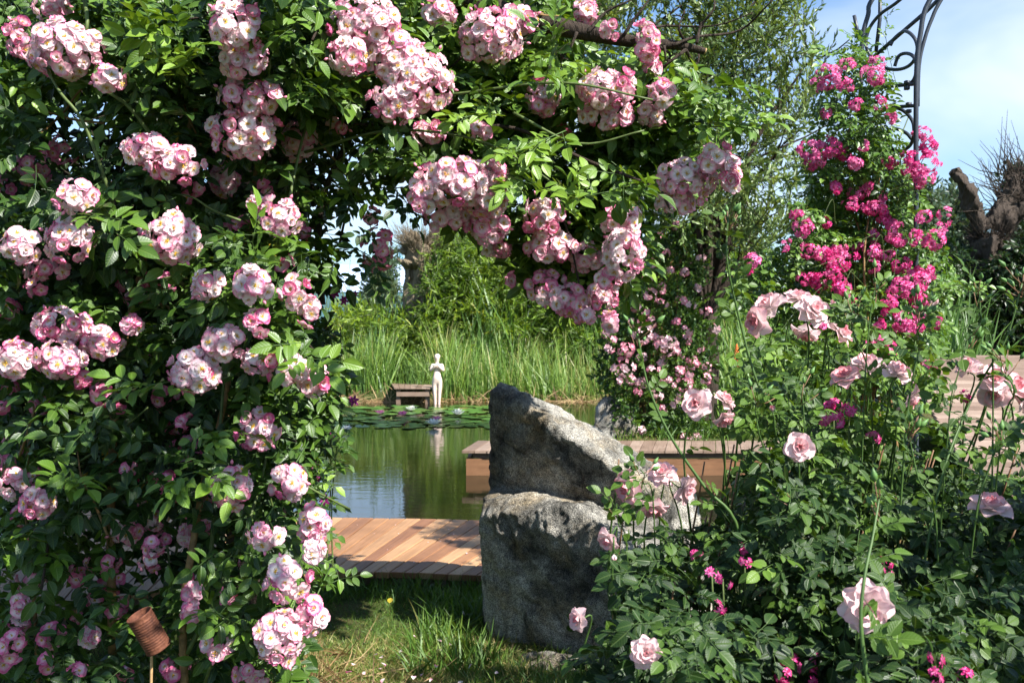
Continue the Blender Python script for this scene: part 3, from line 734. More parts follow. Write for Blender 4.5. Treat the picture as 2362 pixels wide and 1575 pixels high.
def reeds():
    temps = []
    for k in range(6):
        v, f, uv = blade(1.0, random.choice((.014, .02, .028)), random.uniform(.0, .55), 5); temps.append((v, f, uv, np.zeros(len(f), int), np.linspace(-.12, .12, len(v))))
    t = MB()
    def band(n, x0, x1, d0, d1, h0, h1, tt=(.1, .9)):
        d = rng.uniform(d0, d1, n); px = rng.uniform(x0, x1, n); x = (px-CX)/F*d
        p = np.stack([x, d, np.maximum(gz(x, d), -.5)], 1)
        k = (clumpy(p, 3.1, 3)*.6+clumpy(p, 1.3, 3)*.5 > rng.uniform(-.7, .35, n)); p = p[k]; m = len(p)
        yd = np.stack([rng.normal(0, .2, m)+.12*clumpy(p, 4, 1), rng.normal(0, .15, m), np.ones(m)], 1); nz = np.stack([rng.normal(0, 1, m), rng.normal(-1, 1, m), np.zeros(m)], 1)
        sc_ = rng.uniform(h0, h1, m)*(1+.3*clumpy(p, 2.6, 9)); scatter(t, temps, p, basis(yd, nz), sc_, np.clip(rng.uniform(*tt, m)+.25*clumpy(p, 2.2, 5), 0, 1))
    band(4200, -80, 900, 21.9, 23.0, .7, 1.4); band(900, 900, 1000, 21.8, 22.6, .4, .9); band(5200, 1010, 1480, 21.6, 23.2, .6, 1.35, (.2, .97)); band(900, 780, 900, 21.9, 22.8, .7, 1.3); band(260, 1060, 1200, 22.4, 23.4, 1.6, 2.5, (.0, .5)); band(240, 1340, 1480, 22.4, 23.4, 1.4, 2.1, (.0, .5)); band(120, 800, 880, 22.4, 23.4, 1.3, 1.9, (.0, .5))
    band(2600, 1560, 2000, 15.5, 19, .9, 1.7); band(500, 2120, 2260, 16, 17.5, 1.2, 2.2, (0, .4))
    tag(t.build('reeds', [M['reed']]), 'tall green reeds growing along the far water edge', 'reeds', kind='stuff')
reeds()
# brown dead reed litter at the water line
mb = MB(); v, f, uv = blade(.45, .02, .8, 3); tp = [(v, f, uv, np.zeros(len(f), int), np.zeros(len(v)))]
n = 1400; d_ = rng.uniform(21.2, 22.2, n); x_ = (rng.uniform(700, 1480, n)-CX)/F*d_; pp = np.stack([x_, d_, np.full(n, WZ-.02)], 1)
scatter(mb, tp, pp, basis(np.stack([rng.normal(0, 1, n), rng.normal(-.3, .8, n), rng.uniform(.2, 1.2, n)], 1), np.stack([rng.normal(0, .3, n), rng.normal(-.5, .3, n), np.ones(n)], 1)), rng.uniform(.5, 1.2, n), rng.uniform(0, 1, n))
tag(mb.build('reed_litter', [M['dry']]), 'brown dead reed stalks along the far water line', 'reed litter', kind='stuff')

# ------------------------------------------------------------------ trees
def pollard(name, px, d, zb, ztop, wpx, label, bark, twigs, seed, arms=()):
    r = random.Random(seed); x = (px*K-CX)/F*d; w = wpx/F*d/2
    t = root(name, (x, d, zb), label, 'tree', None)
    mb = MB(); n = 40; lv = 60; V = []; Fq = []
    for i in range(lv+1):
        s = i/lv; z = zb+(ztop-zb)*s; base = w*(1.15-.25*s+.28*max(0, s-.72)/.28)
        for k in range(n):
            a = 2*math.pi*k/n; q = base*(1+.22*mnoise.noise(Vector((math.cos(a)*1.6, math.sin(a)*1.6, z*.6+seed)))+.16*mnoise.noise(Vector((math.cos(a)*4, math.sin(a)*4, z*1.2+seed))))
            if s > .97: q *= .6
            V.append([x+q*math.cos(a)+.06*math.sin(z*1.3+seed), d+q*math.sin(a), z+(.25*w*mnoise.noise(Vector((a, seed, 0))) if s > .9 else 0)])
    for i in range(lv):
        for k in range(n): Fq.append([i*n+k, i*n+(k+1) % n, (i+1)*n+(k+1) % n, (i+1)*n+k])
    V.append([x, d, ztop-.05])
    for k in range(n): Fq.append([lv*n+k, lv*n+(k+1) % n, len(V)-1, len(V)-1])
    mb.add(V, Fq); mb.gnarl(.12, 1.0)
    for k in range(14):   # knobs and burrs on the head
        a = r.uniform(0, 6.28); z = ztop-r.uniform(0, .35*(ztop-zb)*.5); p = np.array([x+w*1.0*math.cos(a), d+w*math.sin(a), z]); o = np.array([math.cos(a), math.sin(a), r.uniform(-.1, .9)])
        L = w*r.uniform(.3, .8); mb.tube([p-o*L*.5, p+o*L*.4, p+o*L], [w*.3, w*.24, w*.08], n=7)
    for pts, rad in arms: mb.tube([P(a, b, c) for a, b, c in pts], rad, n=26, smooth=14); mb.gnarl(.13, 1.2)
    mb.build('trunk', bark, t)
    tw = MB()
    for k in range(twigs):
        a = r.uniform(0, 6.28); q = r.uniform(.4, 1.15)*w; p = np.array([x+q*math.cos(a), d+q*math.sin(a), ztop-r.uniform(-.05, .45)*w*2])
        o = np.array([math.cos(a)*r.uniform(.2, 1.4), math.sin(a)*r.uniform(.2, 1.4), r.uniform(.1, 1.6)]); o /= np.linalg.norm(o); L = w*r.uniform(.5, 2.0)
        q1 = p+o*L*.5+np.array([0, 0, r.uniform(-.1, .15)*L]); q2 = p+o*L+np.array([r.uniform(-.2, .2), 0, r.uniform(-.2, .4)])*L
        tw.tube([p, q1, q2], [.012*w*2, .008*w*2, .003*w*2], n=4, cap=False)
    tw.build('twigs', bark, t)
    return t
pollard('pollard_willow', 966, 24.6, -.3, 3.45, 66, 'pollarded willow stump with a shaggy twig head rising from the bamboo', M['willow_bark'], 620, 3,
        arms=[([(950, 640, 24.6), (946, 570, 24.6), (947, 530, 24.6)], [.24, .17, .10])])
pollard('pollard_willow', 2272, 19.0, 0, 3.15, 62, 'dark dead pollard willow with a forked crown at the right edge', M['dead_bark'], 420, 8,
        arms=[([(2262, 520, 19), (2225, 455, 18.9), (2192, 398, 18.8)], [.19, .12, .08]), ([(2280, 520, 19), (2318, 450, 19), (2335, 400, 19)], [.22, .17, .13]),
              ([(2300, 520, 19), (2345, 470, 19), (2380, 420, 19.2)], [.18, .14, .10])])
mb = MB()
for k in range(260):
    a = P(2325+random.uniform(-35, 50), 415+random.uniform(-25, 90), 19); L = random.uniform(.25, 1.0); o = np.array([random.uniform(-.9, .9), random.uniform(-.4, .3), random.uniform(-.1, 1.3)]); o /= np.linalg.norm(o)
    mb.tube([a, a+o*L*.5+np.array([random.uniform(-.06, .06), 0, 0]), a+o*L+np.array([random.uniform(-.15, .15), 0, random.uniform(-.1, .2)])], [.013, .008, .003], n=4, cap=False)
tp_ = [o for o in bpy.data.objects if o.name == 'pollard_willow.001'][0]
mb.build('twigs', M['dead_bark'], tp_)

def leafy_tree(name, base, polys, d0, d1, temps, mats, label, cat, trunk_r, n, seed, limb_targets, group=None, tint0=.5, sc_=(.8, 1.3), thr=-.25, cs=1.2, upb=.6):
    t = root(name, base, label, cat, group); r = random.Random(seed)
    mb = MB(); pts_all = []
    b = np.array(base, float); ctr = np.mean([P(a, c, e) for a, c, e in limb_targets], axis=0)
    fork = b+(ctr-b)*.35; fork[2] = max(fork[2], b[2]+.8)
    mb.tube([b, b+(fork-b)*.5+np.array([.05, 0, 0]), fork], [trunk_r, trunk_r*.85, trunk_r*.7], n=9, smooth=4)
    for a, c, e in limb_targets:
        q = P(a, c, e); m1 = fork+(q-fork)*.5+np.array([r.uniform(-.15, .15), r.uniform(-.1, .1), .12*np.linalg.norm(q-fork)])
        mb.tube([fork, m1, q], [trunk_r*.5, trunk_r*.25, trunk_r*.06], n=6, smooth=5, cap=False)
        for s in np.linspace(.3, 1, 7):
            p = (1-s)**2*fork+2*s*(1-s)*m1+s*s*q; o = np.array([r.gauss(0, .6), r.gauss(0, .5), r.uniform(.1, 1)]); L = np.linalg.norm(q-fork)*r.uniform(.15, .35)
            mb.tube([p, p+o*L*.5, p+o*L*.9+np.array([0, 0, .1*L])], [trunk_r*.12, trunk_r*.07, trunk_r*.02], n=4, cap=False)
    mb.build('trunk', mats[1], t)
    cr = MB()
    for poly, frac in polys:
        x, y = sample_poly(poly, int(n*frac)); d = rng.uniform(d0, d1, len(x)); p = PV(x, y, d)
        k = clumpy(p, cs, seed) > thr+rng.uniform(-.25, .25, len(x)); p = p[k]; m = len(p)
        yd = np.stack([rng.normal(0, .6, m), rng.normal(-.15, .6, m), rng.normal(upb, .6, m)], 1); nz = rng.normal(0, 1, (m, 3))+[.4, -.5, .6]
        scatter(cr, temps, p, basis(norm(yd), norm(nz)), rng.uniform(*sc_, m), np.clip(tint0+.2*clumpy(p, cs*.7, seed+4)+rng.normal(0, .15, m), 0, 1))
    cr.build('crown', [mats[0], mats[1]], t)
    return t
wt = [spray(16, .092, .030, .40, 200+k, .75, .15) for k in range(6)]
leafy_tree('olive_willow', (2.6, 13.6, 0), [
    ([(1150, -120), (1800, -120), (1850, 40), (1880, 120), (1870, 250), (1830, 330), (1860, 420), (1800, 560), (1700, 620), (1600, 500), (1450, 560), (1200, 400)], 1.0)],
    11.8, 14.6, wt, (M['willow_leaf'], M['bark']), 'tall airy tree with narrow silvery green leaves behind the rose arch', 'tree', .16, 4600, 11,
    [(1500, 60, 13), (1700, 40, 13.2), (1850, 150, 13), (1800, 330, 13), (1400, 200, 13), (1650, 300, 13.5), (1600, -60, 13), (1770, 480, 13)], thr=-.12, cs=1.9, tint0=.5)
leafy_tree('broadleaf_tree', (-1.1, 27.5, -.2), [([(1000, 560), (1040, 530), (1150, 500), (1300, 480), (1480, 560), (1480, 720), (1000, 720)], 1.0)], 26.5, 28.5,
    [spray(12, .15, .05, .4, 300+k, .9, .2) for k in range(4)], (M['willow_leaf'], M['bark']), 'bushy green tree rising behind the bamboo next to the pollard willow', 'tree', .15, 1300, 12, [(1100, 580, 27.5), (1250, 560, 27.5), (1400, 600, 27.5)], tint0=.55, thr=-.4)
leafy_tree('small_tree', (-5.6, 50, 0), [([(860, 640), (868, 600), (885, 575), (896, 592), (900, 645), (910, 660), (915, 700), (840, 700)], 1.0)], 49, 51,
    [spray(12, .3, .12, .7, 320+k, .9, .2) for k in range(3)], (M['far_leaf'], M['bark']), 'small dark green tree standing just left of the church tower', 'tree', .15, 230, 13, [(890, 610, 50), (870, 640, 50)], thr=-.6)
for i, (xa, xb, yt, dd, lb) in enumerate([(2040, 2160, 415, 38, 'grey green tree between the iron arch and the dead willow'), (2150, 2240, 430, 42, 'pale tree crown just left of the dead willow head'), (1820, 1960, 470, 40, 'grey green tree behind the magenta rose column'),
                                         (2330, 2450, 360, 34, 'dark green tree behind the dead willow at the right edge')]):
    xc = (xa+xb)/2; X0 = (xc*K-CX)/F*dd
    leafy_tree('broadleaf_tree', (X0, dd, 0), [([(xa, 700), (xa+5, yt+70), (xa+25, yt+25), (xc, yt), (xb-25, yt+30), (xb, yt+80), (xb+5, 700)], 1.0)], dd-1.2, dd+1.2,
        [spray(12, .26, .10, .6, 330+10*i+k, .9, .2) for k in range(3)], (M['far_leaf'], M['bark']), lb, 'tree', .2, 850, 14+i, [(xc-15, yt+60, dd), (xc+15, yt+50, dd)], group='trees on the skyline', thr=-.6)
for i, (xa, xb, yt, dd) in enumerate([(-60, 90, 520, 40), (110, 260, 560, 44), (300, 520, 560, 42)]):
    xc = (xa+xb)/2; X0 = (xc*K-CX)/F*dd
    leafy_tree('broadleaf_tree', (X0, dd, 0), [([(xa, 720), (xa+5, yt+70), (xa+25, yt+25), (xc, yt), (xb-25, yt+30), (xb, yt+80), (xb+5, 720)], 1.0)], dd-1.2, dd+1.2,
        [spray(12, .26, .10, .6, 430+10*i+k, .9, .2) for k in range(3)], (M['far_leaf'], M['bark']),
        ['far green tree glimpsed at the left edge between the roses', 'far green tree beside the terracotta roof behind the left roses', 'broad far tree hidden mostly by the middle of the rambling rose'][i], 'tree', .2, 700, 24+i, [(xc-15, yt+60, dd), (xc+15, yt+50, dd)], group='trees on the skyline', thr=-.6)
# dark hedge at right
mb = MB(); x, y = sample_poly([(2090, 640), (2160, 560), (2230, 600), (2330, 560), (2480, 480), (2560, 850), (2060, 850)], 3400); d_ = rng.uniform(18.2, 21.5, len(x)); p = PV(x, y, d_)
scatter(mb, [spray(14, .12, .05, .35, 500+k, .9, .2) for k in range(4)], p, basis(norm(rng.normal(0, 1, (len(x), 3))+[0, -.5, -.2]), norm(rng.normal(0, .6, (len(x), 3))+[.3, -.5, .8])), rng.uniform(.8, 1.4, len(x)), np.clip(rng.normal(.5, .25, len(x)), 0, 1))
for k in range(40):
    X0 = rng.uniform(6.6, 11); D0 = rng.uniform(18.4, 21); mb.tube([(X0, D0, -.05), (X0+.1, D0, .9), (X0+rng.normal(0, .2), D0, 2.0)], [.04, .03, .01], 1, 5)
tag(mb.build('hedge', [M['dark_leaf'], M['bark']]), 'dark shaded evergreen hedge under the dead willow at right', 'hedge')

# ------------------------------------------------------------------ old tree carrying the rambler
t = root('fruit_tree', P(610, 1300, 4.9)*[1, 1, 0], 'old dark barked tree whose cut bare limb reaches over the roses', 'tree')
mb = MB(); mb.tube([(-1.24, 4.9, -.05), (-1.24, 4.9, .5), (-1.17, 4.88, 1.3), (-1.18, 4.8, 2.1), (-1.05, 4.6, 2.7), (-.9, 4.3, 3.1)], [.20, .16, .15, .15, .14, .12], n=12, smooth=5)
mb.build('trunk', M['bark'], t)
mb = MB(); mb.tube([(-.95, 4.4, 3.0), P(900, -60, 4.2), P(1150, 30, 4.0), P(1300, 65, 3.95), P(1450, 95, 3.9), P(1560, 105, 3.9), P(1618, 118, 3.9)], [.10, .075, .05, .036, .024, .018, .014], n=9, smooth=6)
mb.build('limb', M['bark'], t)
mb = MB(); _c = P(1619, 118.3, 3.9); mb.tube([_c, _c+np.array([.004, 0, -.001])], .0125, 1, 10)
lm = [((1450, 95), (1480, 70), (1530, 60), (1640, 60), (1730, 30)), ((1600, 100), (1610, 60), (1640, 20), (1636, -20)), ((1545, 105), (1600, 85), (1700, 70), (1770, 5), (1810, -30)), ((1430, 85), (1460, 40), (1490, 0), (1500, -30)),
     ((1350, 75), (1390, 30), (1440, 5), (1470, -10)), ((1575, 115), (1590, 150), (1590, 190)), ((1525, 105), (1530, 140)), ((1605, 115), (1604, 145)), ((1325, 75), (1310, 110), (1290, 135), (1290, 160)), ((1575, 115), (1530, 150), (1480, 200), (1400, 240)), ((1580, 105), (1560, 70), (1566, 40)), ((1500, 100), (1540, 130), (1500, 180))]
for L in lm:
    n = len(L); mb.tube([P(a, b, 3.9+.06*math.sin(i*2.1+a)) for i, (a, b) in enumerate(L)], np.linspace(.0075, .0022, n), n=5, smooth=4)
    a, b = L[-1]
    for k in range(4):
        i = random.randrange(1, n); a, b = L[i]; mb.tube([P(a, b, 3.9), P(a+random.uniform(-18, 18), b+random.uniform(-22, 12), 3.9)], [.003, .0015], n=4)
mb.build('twigs', [M['bark'], M['bamboo_stick']], t)
for pts, rad in [([(-1.15, 4.75, 2.3), (-1.7, 4.7, 2.9), (-2.3, 4.6, 3.3)], [.09, .07, .04])]:
    mb = MB(); mb.tube(pts, rad, n=9, smooth=5); mb.build('limb', M['bark'], t)

mb = MB(); mb.tube([(-.95, 4.4, 3.0), (-.6, 3.4, 3.25), (-.1, 2.5, 3.1), (.3, 1.95, 2.8)], [.07, .05, .03, .012], n=8, smooth=6)  # out-of-frame limb, added to hold the shading leaf clump
for k in range(12): q = np.array([rng.uniform(-.15, .5), rng.uniform(1.7, 2.2), rng.uniform(2.4, 3.0)]); mb.tube([(0, 2.35, 3.05), (q+np.array([0, 2.35, 3.05]))/2+np.array([0, 0, .06]), q], [.010, .007, .003], n=5, smooth=4)
mb.build('limb', M['bark'], t)
mb = MB(); n = 300; p = np.stack([rng.uniform(-.2, .5, n), rng.uniform(1.7, 2.25, n), rng.uniform(2.3, 3.0, n)], 1); p = p[(p[:, 2] > 1.65+.33*p[:, 1]) & (clumpy(p, 6, 4) > -.15)]  # unseen leaf clump, added to cast shade on the lower left roses
scatter(mb, [compound(2, .060, .036, .09, seed=20+k) for k in range(4)], p, leafdirs(len(p), 0, .1), rng.uniform(.9, 1.4, len(p)), np.clip(rng.normal(.5, .15, len(p)), 0, .87))
mb.build('crown', [M['rambler_leaf'], M['bark']], t)
mb = MB()
for poly, n in [([(-150, -150), (760, -150), (800, 200), (740, 420), (690, 700), (660, 1000), (600, 1150), (100, 1150), (-150, 900)], 2300), ([(760, -150), (1280, -120), (1200, 300), (1000, 330), (800, 260)], 500)]:
    x, y = sample_poly(poly, n); d = rng.uniform(4.7, 5.7, n); p = PV(x, y, d); k = np.ones(n, bool)
    for gx0, gy0, ga, gb, pr in ((180, 260, 120, 60, .9), (10, 400, 50, 60, .9), (320, 300, 90, 50, .5), (160, 640, 60, 40, .9), (520, 420, 40, 30, .5)): k &= ~((((x-gx0)/ga)**2+((y-gy0)/gb)**2 < 1) & (rng.random(n) < pr))
    p = p[k]; scatter(mb, [spray(10, .085, .045, .30, 900+q, .9, .3) for q in range(5)], p, basis(norm(rng.normal(0, 1, (len(p), 3))+[0, -.3, -.2]), norm(rng.normal(0, .6, (len(p), 3))+[.3, -.5, .8])), rng.uniform(.8, 1.3, len(p)), np.clip(rng.normal(.5, .2, len(p)), 0, 1))
for k in range(14):
    a = rng.uniform(-2.0, -.8); mb.tube([(-1.17, 4.9, 1.5+rng.uniform(-.5, .8)), ((a-1.17)/2, 5.1, 2.0), (a, 5.2+rng.normal(0, .2), rng.uniform(2.2, 3.0))], [.022, .014, .005], 1, 5, smooth=4)
mb.build('crown', [M['dark_leaf'], M['bark']], t)

# ------------------------------------------------------------------ pink rambling rose (left and over the top)
def S1(px, py): return 3.35+.40*sm(px, 650, 1150)-.15*sm(py, 900, 1500)+.12*np.sin(px/130.)*np.cos(py/110.)
# clusters: centre x, y, half width, half height, depth offset, depth of colour
CL = [(150,115,98,74,0,.0),(45,85,34,52,.1,.3),(250,182,42,36,0,.1),(115,18,50,28,.1,.1),(540,62,66,66,0,.0),(560,140,66,46,0,.0),(575,222,78,52,0,.15),(560,305,84,66,0,.0),(330,345,58,46,.05,.1),(405,375,68,48,0,.15),
 (515,412,40,46,.45,.2),(685,325,40,52,.4,.2),(775,290,38,26,.4,.1),(845,48,92,62,0,.0),(800,125,50,56,.03,.15),(900,130,72,66,-.03,.05),(960,190,84,84,-.05,.0),(905,235,60,52,0,.1),(1012,28,44,36,.05,.1),(1130,85,80,66,0,.05),
 (1190,50,52,40,.05,.1),(1248,225,42,50,.15,.3),(1345,28,34,36,.3,.3),(1400,62,26,36,.2,.5),(1488,95,34,50,.1,.45),(1500,150,26,36,.1,.4),(1385,205,66,50,-.03,.05),(1395,262,70,40,0,.15),(1430,200,34,44,-.03,.15),(1520,212,36,40,0,.2),(1495,262,40,34,.05,.2),
 (1108,302,34,24,.1,.2),(985,305,44,30,.25,.3),(1050,415,84,64,-.05,.05),(1115,430,66,80,-.05,.0),(975,440,42,66,.02,.15),(1120,520,54,46,0,.15),(1030,500,60,34,.05,.2),(1145,572,38,20,.3,.3),(1250,500,56,56,.1,.15),(1265,570,66,40,.15,.2),
 (1345,590,46,42,.25,.3),(1430,510,50,50,0,.0),(1435,580,56,64,.02,.05),(1400,640,40,30,.1,.25),(1255,660,46,46,.25,.35),(1310,690,60,44,.25,.35),(1385,680,42,36,.25,.3),(1345,725,34,22,.2,.2),(1402,735,20,30,.1,.1),(1580,410,78,56,0,.05),(1640,370,44,48,-.02,.1),
 (1560,465,56,30,.05,.2),(1680,405,28,46,.02,.3),(1290,300,26,18,.3,.3),(175,450,50,48,0,.05),(160,550,62,58,-.03,.0),(48,565,52,48,-.03,.0),(110,622,58,24,.1,.2),(400,550,66,66,-.02,.05),(590,468,32,22,.15,.3),(645,500,52,52,.15,.25),(475,655,42,44,-.02,.15),
 (580,655,50,52,-.03,.05),(680,670,38,44,0,.1),(708,712,30,44,.05,.35),(320,678,42,26,.4,.35),(140,748,82,46,0,.35),(135,828,64,50,0,.15),(235,785,58,42,.02,.25),(305,745,26,26,0,.1),(32,825,44,52,0,.15),(450,850,64,60,-.05,.05),(515,785,56,48,-.02,.1),
 (590,742,40,40,0,.15),(595,830,48,34,-.02,.1),(665,850,50,44,-.02,.05),(720,872,40,46,.02,.2),(595,985,54,54,-.03,.05),(533,1120,54,58,-.03,.0),(665,1105,46,56,-.02,.05),(610,1226,48,44,-.03,.0),(725,1205,40,52,0,.05),(722,1270,32,36,.03,.1),(660,1330,54,58,-.03,.0),
 (640,1462,60,72,-.03,.05),(712,1415,42,48,-.02,.05),(500,1487,42,36,0,.25),(575,1548,42,34,0,.2),(445,1358,22,20,.05,.2),(440,1402,20,26,.05,.2),(290,1222,46,28,.35,.4),(350,1285,32,34,.35,.35),(432,1225,24,40,.4,.4),(90,1155,46,44,.1,.3),(30,1110,34,46,.15,.2),(48,1402,24,44,.2,.3),(205,1460,26,26,.2,.35)]
CLB = [(350,1195,34,28,.45,.45),(475,1205,20,26,.4,.4),(400,972,48,28,.6,.45),(440,1042,40,38,.5,.4),(430,1132,50,30,.5,.4),(330,1120,24,34,.6,.4),(80,385,50,38,.7,.45),(140,350,40,28,.7,.45),(865,575,38,54,.35,.5),(848,500,12,22,.35,.4),(645,602,28,20,.4,.4),(80,660,18,16,.1,.3),
 (20,1050,30,56,.4,.4),(1178,642,18,20,.3,.4),(345,1362,20,26,.5,.4),(270,1395,18,20,.4,.4),(180,1425,26,22,.4,.3),(30,1480,28,50,.2,.3),(520,1372,20,14,.1,.2),(105,1300,26,30,.6,.4),(130,1215,24,20,.6,.4),(15,430,22,40,.7,.5),(290,560,24,30,.7,.5),(365,820,30,26,.7,.5),(230,940,34,24,.7,.5),(560,1290,16,16,.5,.4),(700,540,16,20,.5,.5)]
rx_ = random.Random(77)
for k in range(54):
    x, y = rx_.uniform(-5, 480), rx_.uniform(880, 1550)
    if k > 40: x, y = rx_.uniform(0, 700), rx_.uniform(420, 900)
    CLB.append((x, y, rx_.uniform(14, 34), rx_.uniform(14, 32), rx_.uniform(.12, .5), rx_.uniform(.2, .6)))
CLB = [c for c in CLB if ((c[0]-350)/85)**2+((c[1]-1450)/95)**2 > 1]
blm = []
for k in range(14):
    old = k % 7
    rings = [(5, 1.0, 1.0, 18-3*old, -10-3*old), (5, .80, .84, 34-3*old, 2)]+([(3, .48, .5, 62, 50)] if k % 3 == 0 else [])
    if old == 0: rings = [(5, .85, 1.0, 45, 35), (5, .7, .85, 60, 55)]
    V, Fq, UV, Mi, T = blossom_parts(rings, 900+k, 1.0, .36 if k % 3 else .26, rows=4, cols=4, tints=[.34+.2*(old == 0)+random.uniform(-.1, .1), .28, .38])
    mb = MB(); mb.add(V, Fq, Mi, UV, T); blm.append(mb.mesh('blossom', [M['rambler_petal'], M['stamen']]))
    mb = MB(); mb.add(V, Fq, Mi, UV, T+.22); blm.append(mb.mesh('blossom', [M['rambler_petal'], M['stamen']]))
RAMB = root('rambling_rose', P(430, 1560, 3.6)*[1, 1, 0], 'huge pale pink rambling rose filling the left side and arching over the top', 'rose')
def flower_cluster(cx, cy, rx, ry, dz, deep, parent, meshes, brad, surf, seed, spacing=1.0):
    r = random.Random(seed); d = float(surf(np.array(cx), np.array(cy)))+dz
    C = P(cx, cy, d); ax = rx/F*d; az_ = ry/F*d; b_in = brad*.55
    ex, ez = max(ax-b_in, .008), max(az_-b_in, .008); ey = max(min(ex, ez)*.9, .02)
    n = max(3, int(1.25*(ax*az_)/(brad*brad)*1.25/spacing))
    mb = MB(); hub = C+np.array([r.uniform(-.02, .02), ey+.05, ez*.6+.01])
    mb.tube([hub+np.array([.02, .12, .06]), hub], [.003, .0025], n=4)
    pos = []; N = int(n*2.3)
    for i in range(N):     # even spread over the sphere of the truss
        z = 1-2*(i+.5)/N; a = i*2.39996+seed; q = math.sqrt(1-z*z); v = np.array([q*math.cos(a), q*math.sin(a), z])
        v = v+np.array([r.gauss(0, .12), r.gauss(0, .12), r.gauss(0, .12)]); v /= np.linalg.norm(v)
        if v[1] > .3: continue
        pos.append(v)
    bl = []
    for v in pos:
        p = C+v*np.array([ex, ey, ez])*r.uniform(.86, 1.08)
        mb.tube([hub, (hub+p)/2+np.array([0, .01, -.005]), p], [.0014, .0011, .0014], n=3, cap=False)
        bl.append((p, v))
    for i in range(int(N*.4)):     # an inner layer closes the gaps
        z = 1-2*(i+.5)/(N*.4); a = i*2.39996+seed+1; q = math.sqrt(1-z*z); v = np.array([q*math.cos(a), q*math.sin(a), z])
        if v[1] > .2: continue
        bl.append((C+v*np.array([ex, ey, ez])*r.uniform(.5, .72), v))
    for k in range(max(1, n//6)):
        a = r.uniform(0, 6.28); v = norm(np.array([math.cos(a), -.2, math.sin(a)+.4])); p = C+v*np.array([ex, ey, ez])*1.25
        mb.tube([hub, p], .0011, n=3); mb.tube([p, p+v*.008, p+v*.016], [.004, .006, .001], 1, n=5)
    fc = mb.build('flower_cluster', [M['stem'], M['pinkbud']], parent)
    for p, v in bl:
        nz = norm(v*np.array([1, 1.1, 1])+np.array([r.gauss(.06, .2), r.gauss(-.28, .2), r.gauss(.05, .2)]))
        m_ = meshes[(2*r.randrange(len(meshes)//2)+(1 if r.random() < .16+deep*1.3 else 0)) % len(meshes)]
        o = bpy.data.objects.new('blossom', m_); col.objects.link(o); o.parent = fc
        s = brad*r.uniform(.8, 1.12); Rm = Vector(nz).to_track_quat('Z', 'Y').to_matrix()@Matrix.Rotation(r.uniform(0, 6.28), 3, 'Z')
        o.matrix_local = Matrix.Translation(Vector(p))@Rm.to_4x4()@Matrix.Diagonal((s, s, s, 1))
for i, c in enumerate(CL+CLB[:2]): flower_cluster(*c, RAMB, blm, .0335, S1, 40+i)
# further trusses deep in the shade: one part
mb = MB(); tp = [ ]
for k in range(6):
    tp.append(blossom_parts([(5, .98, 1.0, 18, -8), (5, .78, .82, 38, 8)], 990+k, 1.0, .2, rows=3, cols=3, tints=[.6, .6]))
def cluster_points(c, surf, brad, r, spacing=1.0):
    cx, cy, rx, ry, dz, deep = c; d = float(surf(np.array(cx), np.array(cy)))+dz; C = P(cx, cy, d); ax, az_ = rx/F*d, ry/F*d
    n = max(4, int(3.4*(ax*az_)/(brad*brad)/spacing)); out = []
    for i in range(n):
        z = 1-2*(i+.5)/n; a = i*2.39996+cx; q = math.sqrt(1-z*z); v = norm(np.array([q*math.cos(a), q*math.sin(a), z])+r.normal(0, .15, 3))
        if v[1] > .4: continue
        out.append((C+r.normal(0, brad*.28, 3)+v*np.array([max(ax-brad*.5, .01), max(min(ax, az_)*.8, .02), max(az_-brad*.5, .01)])*r.uniform(.85, 1.1), v))
    return out
for c in CLB[2:]:
    for p, v in cluster_points(c, S1, .031, rng):
        scatter(mb, tp, p[None], basis(norm(np.cross(v, rng.normal(0, 1, 3)))[None], norm(v+np.array([0, -.3, 0]))[None]), .031*rng.uniform(.8, 1.1), np.array([rng.uniform(-.1, .15)]))
o = mb.build('blossoms', [M['rambler_petal'], M['stamen']], RAMB); o['kind'] = 'stuff'

